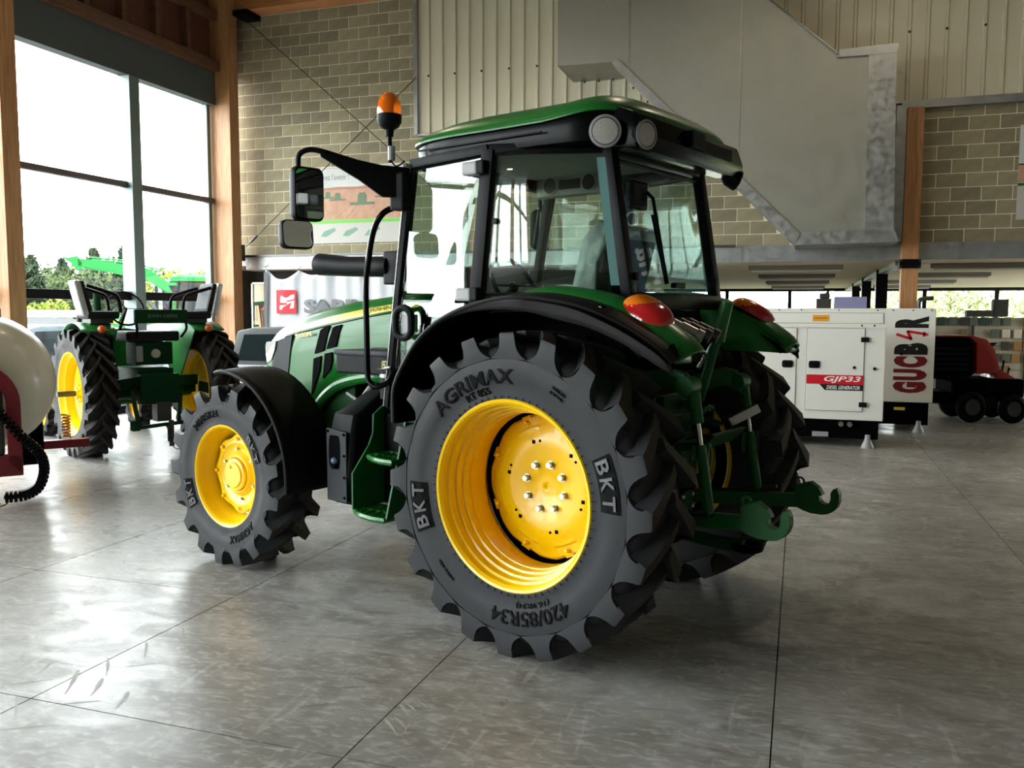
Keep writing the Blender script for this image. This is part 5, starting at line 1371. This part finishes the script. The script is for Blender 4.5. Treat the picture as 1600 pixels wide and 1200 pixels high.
# ================================================================== display wall of packets in the shop
mat('pegboard', rgb(176, 166, 142), .8)
rk = thing('display_wall', 'pale pegboard display wall behind the red mower', 'display', (4.4, 20.1, 0))
MB().box(-2.0, 0, 0, 2.0, .05, 1.55).build('board', 'pegboard', rk, 0)
for k in range(6): MB().box(-2.0, -.03, .22 + k * .25, 2.0, 0, .24 + k * .25).build('rail', 'grey_light', rk, 0)
for x in (-1.98, -.99, 0, .99): MB().box(x - .02, -.04, 0, x + .02, .0, 1.58).build('upright', 'gunmetal', rk, 0)
pk_c = []
for i, c in enumerate(((60, 56, 46), (120, 100, 70), (90, 96, 84), (196, 188, 170), (150, 110, 60), (46, 70, 56))): mat('packet_' + 'abcdef'[i], rgb(*c), .5); pk_c.append(MB().box(-.075, -.05, -.09, .075, 0, .09).mesh('packet', 'packet_' + 'abcdef'[i], 0, bevel=.008))
PKL = ('dark brown', 'tan', 'grey-green', 'pale', 'orange-brown', 'dark green')
rs = random.Random(3)
ORD = ('first', 'second', 'third', 'fourth', 'fifth', 'sixth', 'seventh', 'eighth', 'ninth', 'tenth')
for r_ in range(6):
    for k in range(10):
        if rs.random() < .3: continue
        c = rs.choice(range(6))
        o = obj('packet', pk_c[c], None, (2.62 + k * .20 + rs.uniform(-.02, .02), 20.065, .12 + r_ * .25 - .02 + .12))
        tag(o, '%s packet on the pegboard, %s row up, %s from the left' % (PKL[c], ORD[r_], ORD[k]), 'packet', 'packets on the display wall')
tag(MB().box(3.25, 19.9, 1.565, 3.72, 20.15, 1.70).build('parcel', 'dark_card', None, 0, bevel=.01), 'flat dark box on top of the display wall', 'box')
mc = thing('coffee_machine', 'dark upright machine standing on top of the display wall', 'machine', (3.88, 20.06, 1.565))
MB().box(-.14, -.13, 0, .14, .1, .36).build('case', 'dark_card', mc, 0, bevel=.02); MB().box(-.10, -.14, .10, .10, -.12, .26).build('front_panel', 'gunmetal', mc, 0)
# shop counter front so the shop reads as furnished
ct = thing('shop_counter', 'long pale shop counter deep in the shop', 'counter', (-2.5, 24, 0))
MB().box(-3, -.3, 0, 3, .3, 1.0).build('body', 'wall_grey', ct, 0, bevel=.01); MB().box(-3.05, -.35, 1.0, 3.05, .35, 1.04).build('worktop', 'dark_card', ct, 0)

# ================================================================== on the walls
mat('poster_paper', rgb(184, 182, 174), .6); mat('poster_sky', rgb(190, 196, 194), .6, var=(1.2, .6, rgb(206, 204, 196))); mat('poster_field', rgb(176, 128, 100), .6, var=(5, .7, rgb(192, 152, 124))); mat('poster_hill', rgb(168, 118, 96), .6); mat('poster_green', rgb(116, 186, 74), .6); mat('poster_machine', rgb(94, 116, 88), .6); mat('poster_text', rgb(110, 112, 110), .6); mat('poster_teal', rgb(110, 150, 130), .6)
po = thing('poster', 'large printed banner of harvesters in a field on the block wall', 'poster', (-7.75, 13.985, 3.56))
px0, px1 = -1.02, 1.02
MB().box(px0, -.008, -.68, px1, 0, .68).build('sheet', 'poster_paper', po, 0)
MB().box(px0, -.010, .28, px1, -.008, .66).build('sky_print', 'poster_sky', po, 0)
MB().box(px0, -.0105, -.25, px1, -.008, .30).build('field_print', 'poster_field', po, 0)
MB().prism([(px0, .28), (px1, .28), (px1, .33), (.6, .36), (.1, .32), (-.3, .33), (px0, .29)], lambda a, c, q: (a, -q, c), .0105, .0115).build('hill_print', 'poster_hill', po, 0)
MB().box(px0, -.012, -.32, px1, -.008, -.255).build('stripe_print', 'poster_green', po, 0)
text('lettering', "Découvrez l'avenir !", .86, .11, 'poster_text', po, frame((-.49, -.0105, .51), (1, 0, 0), (0, 0, 1)), .001)
def mini(x, z, k):
    b = MB(); b.box(x - .20 * k, -.013, z - .045 * k, x + .20 * k, -.0105, z - .005 * k); b.box(x - .07 * k, -.0135, z - .01 * k, x + .07 * k, -.0105, z + .10 * k); b.box(x - .05 * k, -.014, z + .09 * k, x + .05 * k, -.0105, z + .13 * k)
    b.build('harvester_print', 'poster_machine', po, 0)
for x, z, k in ((.20, .05, 1.25), (-.30, .12, .8), (-.50, .16, .7), (.62, .15, .8), (.84, .18, .7)): mini(x, z, k)
for x in (-.5, -.05, .4):
    MB().prism([(x - .16, -.55), (x - .04, -.56), (x + .16, -.44), (x + .12, -.40), (x - .08, -.46)], lambda a, c, q: (a, -q, c), .008, .011).build('machine_print', 'poster_teal', po, 0)
for q in (0, .12): MB().prism([(-.38 + q * 2, -.24), (-.35 + q * 2, -.24), (.02 + q, .02), (.01 + q, .02)], lambda a, c, w_: (a, -w_, c), .0105, .0115).build('track_print', 'poster_hill', po, 0)

bn = thing('fabric_banner', 'sagging white fabric banner with red emblem and grey letters under the beam', 'banner', (-8.2, 13.80, 0))
hang = [(-1.30, 2.46), (-.58, 2.40), (.10, 2.42), (.80, 2.42), (1.5, 2.42)]
def cloth(u, v):
    x = lerp(-1.30, 1.5, u)
    # scallops between the hanging points
    for (a, za), (b_, zb) in zip(hang, hang[1:]):
        if a <= x <= b_ + 1e-6:
            q = (x - a) / (b_ - a); zt = lerp(za, zb, q) - .20 * sin(pi * q) ** .8 * (1.0 if a < -.6 else .55)
            fold = .035 * sin(q * pi * 4) * v
            break
    z = lerp(1.20, zt, v)
    return (x + .05 * (1 - v) * sin(x * 3), .03 * sin(x * 9) * v + fold * .6 - .02, z)
MB().grid(90, 14, cloth).build('cloth', 'fabric_white', bn, 60, solid=.003)
mat('emblem_red', rgb(206, 28, 44), .6); mat('letter_grey', rgb(104, 106, 108), .6)
def on_cloth(b, nm, m):
    b.v = [(x, interp([(-2, 0), (2, 0)], x) + .03 * sin(x * 9) * min(1, max(0, (z - 1.2) / 1.1)) - .045 + y, z) for x, y, z in b.v]
    b.build(nm, m, bn, 0)
b = MB()
b.grid(10, 10, lambda u, v: (lerp(-1.03, -.615, u), -.01, lerp(1.597, 2.03, v))); on_cloth(b, 'emblem', 'emblem_red')
PX = lambda x, y: (-.983 + (405 + x / 10 - 440) * .0134, 2.047 - (460 + y / 10 - 452) * .01184)
for pts in ([PX(*q) for q in ((390, 30), (600, 5), (595, 75), (485, 100), (480, 135), (385, 132))], [PX(*q) for q in ((490, 118), (600, 98), (590, 215), (370, 240), (375, 172), (487, 165))]):
    on_cloth(MB().prism(pts, lambda a, c, q: (a, -.012 - q, c), 0, .004), 'emblem_mark', 'white_print')
tm = text_mb('SARIMA', 1.75, .26, .003, .05); tm.v = [(x + .42, -.012 - z, y + 1.73) for x, y, z in tm.v]; on_cloth(tm, 'lettering', 'letter_grey')
tm = MB().box(-1.30, -.02, 1.3, -1.24, -.015, 2.36); on_cloth(tm, 'hem', 'letter_grey')
for a, za in hang: MB().tube([(a, -.02, za), (a, .14, 2.50)], .005, 6).build('cord', 'wire', bn)

tbd = thing('tool_board', 'pale upright board with a green hand tool and a wooden shaft beside the corner post', 'display', (-9.95, 14.4, 0))
MB().box(-.27, 0, 0, .30, .03, 2.19).build('board', 'pegboard', tbd, 0); MB().box(-.27, -.03, 0, -.24, .03, 2.20).build('board_edge', 'white_paint', tbd, 0); MB().box(-.27, -.03, 2.17, .30, .03, 2.20).build('board_edge', 'white_paint', tbd, 0)
MB().bar((-.02, -.05, 1.15), (-.10, -.05, 1.75), .045, .04).build('tool_shaft', 'glulam', tbd, 0)
MB().bar((-.20, -.05, 1.78), (.10, -.05, 1.80), .05, .07).build('tool_head', 'green_old', tbd, 0); MB().bar((-.20, -.05, 1.78), (-.21, -.05, 1.45), .02, .02).build('tool_handle', 'black_satin', tbd, 0)
MB().bar((.0, -.05, 1.66), (.18, -.05, 1.80), .06, .05).build('tool_grip', 'red_dark', tbd, 0); MB().bar((-.22, -.05, 1.35), (-.12, -.05, 1.36), .03, .04).build('clip', 'green_old', tbd, 0)
dk = struct(MB().box(-10.3, 14.9, 0, -2.6, 15.0, 2.44).build('wall_shop_shade', 'dark_card', smooth=0)); dk['label'] = 'dark sheet added for the shade inside the shop below the beam'  # dark sheet added to fill the opening; its colour stands for shade

# steel cross bracing with turnbuckle
for k, (a, c, lb) in enumerate((((-9.86, 13.80, 7.0), (-6.1, 13.80, 3.78), 'thin steel bracing rod running down from the corner bracket'), ((-9.93, 13.83, 2.84), (-6.40, 13.83, 5.66), 'thin steel bracing rod rising from the turnbuckle by the corner post'))):
    r_ = thing('bracing_rod', lb, 'rod', a)
    d = Vector(c) - Vector(a)
    MB().cyl((0, 0, 0), d, .009, n=8).build('rod', 'wire', r_)
    if k:
        u = d.normalized()
        MB().tube([u * .12, u * .16, u * .30, u * .34], [.01, .024, .024, .01], 8).build('turnbuckle', 'steel_dark', r_)
        for q in (.05, .42): MB().tube([tuple(u * (q + .05 * cos(i * pi / 5)) + Vector((0, .016 * sin(i * pi / 5), .016 * sin(i * pi / 5)))) for i in range(10)], .006, 6, closed=True).build('shackle', 'steel_dark', r_)
        MB().box(-.16, -.12, -.26, -.03, .02, .04).build('wall_bracket', 'gunmetal', r_, 0, bevel=.006)
        MB().sphere((-.1, -.125, -.08), .018, 8, 6).build('bracket_bolt', 'steel', r_)
        MB().box(-.02, -.1, -.44, .03, -.05, -.36).build('junction_box', 'grey_light', r_, 0)
# poster cut by the picture edge on the far block wall
p2 = thing('wall_poster', 'tall poster with green line cut by the picture edge', 'poster', (3.3, 13.985, 3.63))
MB().box(-.45, -.01, -.66, .45, 0, .66).build('sheet', 'poster_paper', p2, 0); MB().box(-.45, -.013, -.14, .45, -.01, .10).build('photo_print', 'poster_field', p2, 0); MB().box(-.45, -.014, -.19, .45, -.01, -.15).build('stripe_print', 'green_paint', p2, 0); MB().box(-.45, -.014, .10, .45, -.01, .12).build('stripe_print', 'black_decal', p2, 0); MB().box(-.45, -.0135, .12, .45, -.01, .64).build('sky_print', 'poster_sky', p2, 0)
# tall hanging banner out of the frame: the rear cab window mirrors it
mat('banner_blue', rgb(58, 84, 104), .7)
hb2 = thing('hanging_banner', 'blue-grey hanging banner mirrored in the rear cab window', 'banner', (5.0, 10.1, 0), radians(-45 + 2))
MB().box(-.62, 0, 1.7, .62, .012, 4.75).build('cloth', 'banner_blue', hb2, 0)
MB().cyl((-.7, .006, 4.78), (.7, .006, 4.78), .03, n=10).build('pole', 'steel_dark', hb2)
text('lettering', 'Husqvarna', .52, .10, 'white_print', hb2, frame((.12, -.002, 4.12), (1, 0, 0), (0, 0, 1)), .002, .01)
MB().tube([(.12 + .10 * cos(q * pi / 12), -.004, 4.34 + .10 * sin(q * pi / 12)) for q in range(24)], .016, 6, closed=True).build('emblem', 'white_print', hb2)
text('lettering', 'Husqvarna', 2.0, .46, 'white_print', hb2, frame((.10, -.002, 2.9), (0, 0, 1), (-1, 0, 0)), .002, .02)
for q in (-.6, .6): MB().cyl((q, .006, 4.78), (q, .006, 8.2), .006, n=6).build('hanger', 'wire', hb2)
# ================================================================== vintage car inside, cars outside
mat('car_white', rgb(216, 218, 222), .25, coat=.5); mat('car_blue', rgb(150, 168, 176), .25, coat=.5); mat('car_top', rgb(92, 94, 98), .5); mat('car_glass', rgb(40, 48, 52), .08, spec=.6); mat('chrome', rgb(200, 200, 200), .15, 1.0); mat('car_red', rgb(130, 14, 34), .3, coat=.5)
def car(name, label, loc, rz, body, top, L=4.2, W=1.68, zs=.86, zr=1.40, stripe=None, box=True):
    t = thing(name, label, 'car', loc, rz)
    h = L / 2; w_ = W / 2
    prof = [(-h, .42), (-h, .72), (-h + .15, zs - .02), (-.95 * h * .6, zs), (.55, zs), (h - .35, zs - .08), (h - .02, .70), (h, .42), (h - .3, .26), (-h + .3, .26)]
    MB().loft([[(x, y * w_, z) for x, z in prof] for y in (-1, -.96, .96, 1)]).build('body', body, t, 25, bevel=.04)
    cab = [(-.98, zs - .02), (-.72 if not box else -.85, zr - .05), (-.60, zr), (.10, zr), (.28, zr - .06), (.85, zs - .02)]
    MB().loft([[(x * (1 if abs(k) > .9 else 1), y * w_ * .82 * (1.0), z) for x, z in cab] for y, k in ((-1, 1), (1, 1))]).build('cabin', top, t, 25, bevel=.05)
    for s in (-1, 1):
        MB().prism([(-.84, zs + .06), (-.72, zr - .10), (-.18, zr - .09), (-.18, zs + .06)], lambda a, c, q: (a, s * (w_ * .82 + q), c), .0, .012).build('side_window', 'car_glass', t, 0)
        MB().prism([(-.12, zs + .06), (-.12, zr - .09), (.14, zr - .10), (.56, zs + .06)], lambda a, c, q: (a, s * (w_ * .82 + q), c), .0, .012).build('side_window', 'car_glass', t, 0)
        for x in (-h * .62, h * .62):
            wh = MB().lathe([(.18, .08), (.28, .09), (.31, .05), (.31, -.05), (.28, -.09)], 28, 'y', (x, s * (w_ - .06), .31)).build('wheel', 'rubber_letter', t, 35); MB().lathe([(.19, .07), (.1, .05), (.001, .06)], 20, 'y', (x, s * (w_ - .06) - (0 if s > 0 else .11), .31)).build('rim', 'grey_light', wh, 35)
        if stripe: MB().box(-h + .1, s * w_ * .98 - .006, .62, h - .1, s * w_ * .98 + .012, .72).build('side_stripe', stripe, t, 0)
    MB().add([(-.995, y, z) if z < 1 else (-.83 if box else -.72, y, z) for y, z in ((-w_ * .70, zs + .05), (w_ * .70, zs + .05), (w_ * .70, zr - .12), (-w_ * .70, zr - .12))], [(0, 1, 2, 3)]).build('rear_screen', 'car_glass', t, 0, solid=.02)
    MB().add([(.86, y, z) if z < 1 else (.33, y, z) for y, z in ((-w_ * .72, zs + .05), (w_ * .72, zs + .05), (w_ * .72, zr - .12), (-w_ * .72, zr - .12))], [(0, 1, 2, 3)]).build('windscreen', 'car_glass', t, 0, solid=.02)
    MB().box(-h - .05, -w_ * .9, .42, -h + .05, w_ * .9, .52).build('bumper', 'chrome', t, 0, bevel=.02); MB().box(h - .05, -w_ * .9, .42, h + .05, w_ * .9, .52).build('bumper', 'chrome', t, 0, bevel=.02)
    return t
car('vintage_car', 'old white and dark red car with grey roof behind the small tractor wheel', (-7.1, 11.45, 0), radians(8), 'car_white', 'car_top', zr=1.40, stripe='car_red')
car('parked_car', 'pale blue car parked outside behind the yellow wheel of the old tractor', (-12.2, 11.5, -.1), radians(78), 'car_blue', 'car_blue', zr=1.50)
car('parked_car', 'white car parked outside, seen under the steering wheel of the old tractor', (-13.1, 16.3, -.1), radians(78), 'car_white', 'car_blue', zr=1.45)

# ================================================================== the yard and landscape
mat('asphalt', rgb(128, 127, 122), .9, var=(1.5, .5, rgb(142, 140, 134)))
mat('grass', rgb(58, 74, 30), .9)
yd = struct(MB().box(-90, -60, -.3, -10.62, 90, -.1).build('ground', 'asphalt', smooth=0)); yd['label'] = 'asphalt yard outside the windows'
yd2 = struct(MB().box(-60, 30.45, -.3, 70, 130, -.1).build('ground_field', 'grass', smooth=0)); yd2['label'] = 'grass field beyond the shop windows'
for i, c in enumerate(((44, 54, 40), (60, 70, 46), (78, 90, 46), (104, 116, 48))): mat('leaf_' + 'abcd'[i], rgb(*c), .9, spec=.05)
mat('leaf_e', rgb(134, 142, 100), .9, spec=.05); mat('leaf_f', rgb(148, 154, 110), .9, spec=.05)
mat('bark', rgb(52, 42, 34), .9)
def tree(label, x, y, h, r, m, seed, conifer=False, group=None, n=1500):
    t = thing('tree', label, 'tree', (x, y, -.1), 0, group)
    rr = random.Random(seed); b = MB(); vs = []; fs = []
    s0 = h * .042
    for i in range(n):
        if conifer:
            q = rr.random() ** .8; z = h * (.08 + .92 * q); rad = r * (1 - q) * (.35 + .65 * rr.random())
            a = rr.uniform(0, 2 * pi); p = Vector((rad * cos(a), rad * sin(a), z))
        else:
            while True:
                p = Vector((rr.uniform(-1, 1), rr.uniform(-1, 1), rr.uniform(-1, 1)))
                if .35 < p.length < 1: break
            lump = 1 + .22 * sin(p.x * 5 + seed) * cos(p.y * 4 + p.z * 5)
            p = Vector((p.x * r * lump, p.y * r * lump, h * .56 + p.z * h * .44 * lump))
        d = [Vector((rr.uniform(-1, 1), rr.uniform(-1, 1), rr.uniform(-1, 1))) * s0 * rr.uniform(.7, 1.4) for _ in range(3)]
        k = len(vs); vs += [p + d[0], p + d[1], p + d[2], p - d[0] * .8]; fs += [(k, k + 1, k + 2), (k + 1, k + 3, k + 2)]
    b.add(vs, fs); b.build('crown', m, t, 0)
    MB().tube([(0, 0, 0), (0, 0, h * .45), (.05 * r, 0, h * .85)], [h * .03, h * .022, h * .008], 8).build('trunk', 'bark', t)
    return t
TS = [  # x, y, height, radius, leaf, conifer, label
    (-28.09, 25.59, 3.74, 1.4, 'a', True, 'dark conifer at the left end of the tree line beside the timber post'),
    (-36.45, 34.22, 4.1, 2.0, 'b', False, 'dull green round tree next to the leftmost conifer'),
    (-44.66, 43.01, 4.9, 2.2, 'a', True, 'dark conifer behind the tip of the green loader arm'),
    (-31.29, 30.93, 3.59, 1.9, 'b', False, 'olive round tree under the loader arm'),
    (-39.16, 40.03, 5.22, 1.9, 'a', True, 'tallest dark conifer above the loader arm'),
    (-46.9, 49.24, 5.45, 3.0, 'c', False, 'grey-green tree behind the tallest conifer'),
    (-25.8, 27.9, 4.19, 1.2, 'a', True, 'dark conifer left of the steel mullion'),
    (-32.97, 37.59, 3.84, 2.2, 'd', False, 'light yellow-green tree right of the mullion'),
    (-40.17, 47.23, 4.53, 2.7, 'c', False, 'yellow-green tree above the first parked tractor roof'),
    (-27.9, 34.02, 3.65, 1.9, 'd', False, 'bright green tree between the two parked tractors'),
    (-34.71, 43.95, 4.09, 2.4, 'b', False, 'dull green tree left of the last conifer'),
    (-41.36, 53.97, 4.95, 2.2, 'a', True, 'dark conifer beside the corner post')]
for i, (x, y, h, r, lf, co, lb) in enumerate(TS): tree(lb, x, y, h, r, 'leaf_' + lf, 11 + i, co, 'trees along the yard')
tree('bright yellow-green bush outside behind the old tractor', -25.4, 23.8, 2.1, .9, 'leaf_d', 77, False, None, 1200)
# low pale building across the yard
bd = thing('low_building', 'low pale building with a long flat roof across the yard', 'building', (-21.3, 18.6, -.1), radians(45))
MB().box(-3, -1.2, 0, 1.6, 1.2, 1.7).build('wall', 'car_white', bd, 0); MB().box(-3.2, -1.4, 1.55, 1.8, 1.4, 1.75).build('roof', 'grey_light', bd, 0); MB().box(-3.2, -1.46, 1.35, 1.8, -1.4, 1.5).build('fascia', 'car_top', bd, 0)
for k in range(3): MB().box(-2.6 + k * 1.5, -1.24, .5, -1.6 + k * 1.5, -1.18, 1.3).build('window', 'grey_light', bd, 0)
# woods on the hillside seen through the shop windows
mat('hill_green', rgb(128, 138, 84), .95, var=(.12, .7, rgb(150, 150, 96)))
hl_ = struct(MB().grid(24, 8, lambda u, v: (lerp(-60, 90, u), lerp(70, 130, v), (14 * v ** .7 + 1.2 * sin(u * 17) * v) * min(1, max(.06, (u - .38) / .16)))).build('ground_hillside', 'hill_green', smooth=60)); hl_['label'] = 'wooded hillside far beyond the shop windows'
rs = random.Random(21)
HS = [(5, 50), (8.5, 58), (12, 50), (15.5, 58), (19, 50), (22.5, 58)]
for i, (x, y) in enumerate(HS):
    tree('%s green tree on the hillside, %s from the left through the shop windows' % (('pale', 'yellowish')[i % 2], ('first', 'second', 'third', 'fourth', 'fifth', 'sixth', 'seventh', 'eighth', 'ninth', 'tenth')[i]), x, y, 3.3 + rs.random() * .9, 2.6, 'leaf_' + 'fe'[i % 2], 50 + i, False, 'trees on the hillside', 1500)
# green tractors parked outside
def yard_tractor(name, label, loc, rz, loader):
    t = thing(name, label, 'tractor', loc, rz)
    for s in (1, -1):
        for x, r, w_ in ((0, .80, .42), (2.4, .58, .34)):
            wh = MB().lathe([(r * .55, w_ * .45), (r * .85, w_ * .5), (r, w_ * .4), (r, -w_ * .4), (r * .85, -w_ * .5), (r * .55, -w_ * .45)], 32, 'y', (x, s * .78, r)).build('wheel', 'rubber_dusty', t, 30)
            MB().lathe([(r * .56, w_ * .42), (r * .5, 0), (r * .2, .05), (.001, .06)], 28, 'y', (x, s * .78, r)).build('rim', 'yellow_old', wh, 30)
        MB().add([(.85 * cos(radians(a)), s * y, .8 + .85 * sin(radians(a))) for a in range(10, 171, 10) for y in (.5, .98)], [(2 * i, 2 * i + 2, 2 * i + 3, 2 * i + 1) for i in range(16)]).build('fender', 'green_bright', t, 40, solid=.02)
    MB().loft([[(x, y, z) for y, z in ((-.38, .95), (-.38, 1.5), (-.25, 1.62), (.25, 1.62), (.38, 1.5), (.38, .95))] for x in (1.0, 2.6, 2.85)]).build('hood', 'green_bright', t, 30)
    for s in (1, -1): MB().box(1.1, s * .375, 1.42, 2.6, s * .39, 1.50).build('stripe', 'yellow_decal', t, 0)
    MB().box(-.4, -.3, .6, 2.6, .3, 1.0).build('chassis', 'mesh_black', t, 0)
    for x, y in ((-.4, .6), (-.4, -.6), (1.0, .6), (1.0, -.6)): MB().bar((x, y, 1.2), (x * .9, y, 2.5), .06, .06).build('pillar', 'black_satin', t, 0)
    MB().box(-.34, -.58, 1.25, .94, .58, 2.45).build('cab_glass', 'car_glass', t, 0)
    MB().loft([[(x, y, z) for x, y in rrect(-.55, -.72, 1.1, .72, .15, 4)] for z in (2.48, 2.58)] + [[(x * .9, y * .85, 2.66) for x, y in rrect(-.55, -.72, 1.1, .72, .15, 4)]]).build('roof', 'green_bright', t, 40)
    MB().lathe([(.001, 2.60), (.05, 2.60), (.05, 2.72), (.04, 2.80), (.001, 2.82)], 14, 'z', (.9, .6, 0)).build('beacon', 'orange_lens', t)
    if loader:
        for s in (1, -1):
            l = MB().loft([[(x, s * .55 + q, z + e) for q, e in ((-.05, -h_), (.05, -h_), (.05, h_), (-.05, h_))] for x, z, h_ in ((.9, 1.75, .12), (1.2, 2.35, .13), (1.55, 2.62, .13), (2.4, 2.80, .11), (3.15, 2.90, .09))]).build('loader_arm', 'green_bright', t, 30)
            MB().tube([(1.3, s * .55, 2.74), (2.2, s * .55, 2.97), (2.9, s * .55, 3.02)], .02, 8).build('arm_pipe', 'green_bright', l); MB().bar((1.0, s * .55, .9), (.95, s * .55, 1.8), .16, .2).build('loader_tower', 'green_bright', l, 0)
            MB().cyl((1.1, s * .55, 1.3), (2.2, s * .55, 2.72), .05, n=10).build('ram', 'gunmetal', l)
        MB().bar((3.1, -.6, 2.88), (3.1, .6, 2.88), .08, .08).build('cross_tube', 'green_bright', t, 0)
        MB().prism([(3.05, 2.75), (3.15, 3.05), (3.35, 3.0), (3.5, 3.02), (3.28, 2.85), (3.2, 2.72)], lambda a, c, q: (a, q, c), -.6, .6).build('implement_carrier', 'green_bright', t, 0)
    return t
yard_tractor('yard_tractor', 'bright green loader tractor outside with its arm raised', (-14.55, 18.9, -.1), radians(222), True)
yard_tractor('yard_tractor', 'green tractor parked outside right of the mullion', (-18.2, 21.9, -.1), radians(-40), False)
yard_tractor('yard_tractor', 'green tractor parked outside, half hidden by the corner post', (-21.2, 28.5, -.1), radians(-40), False)
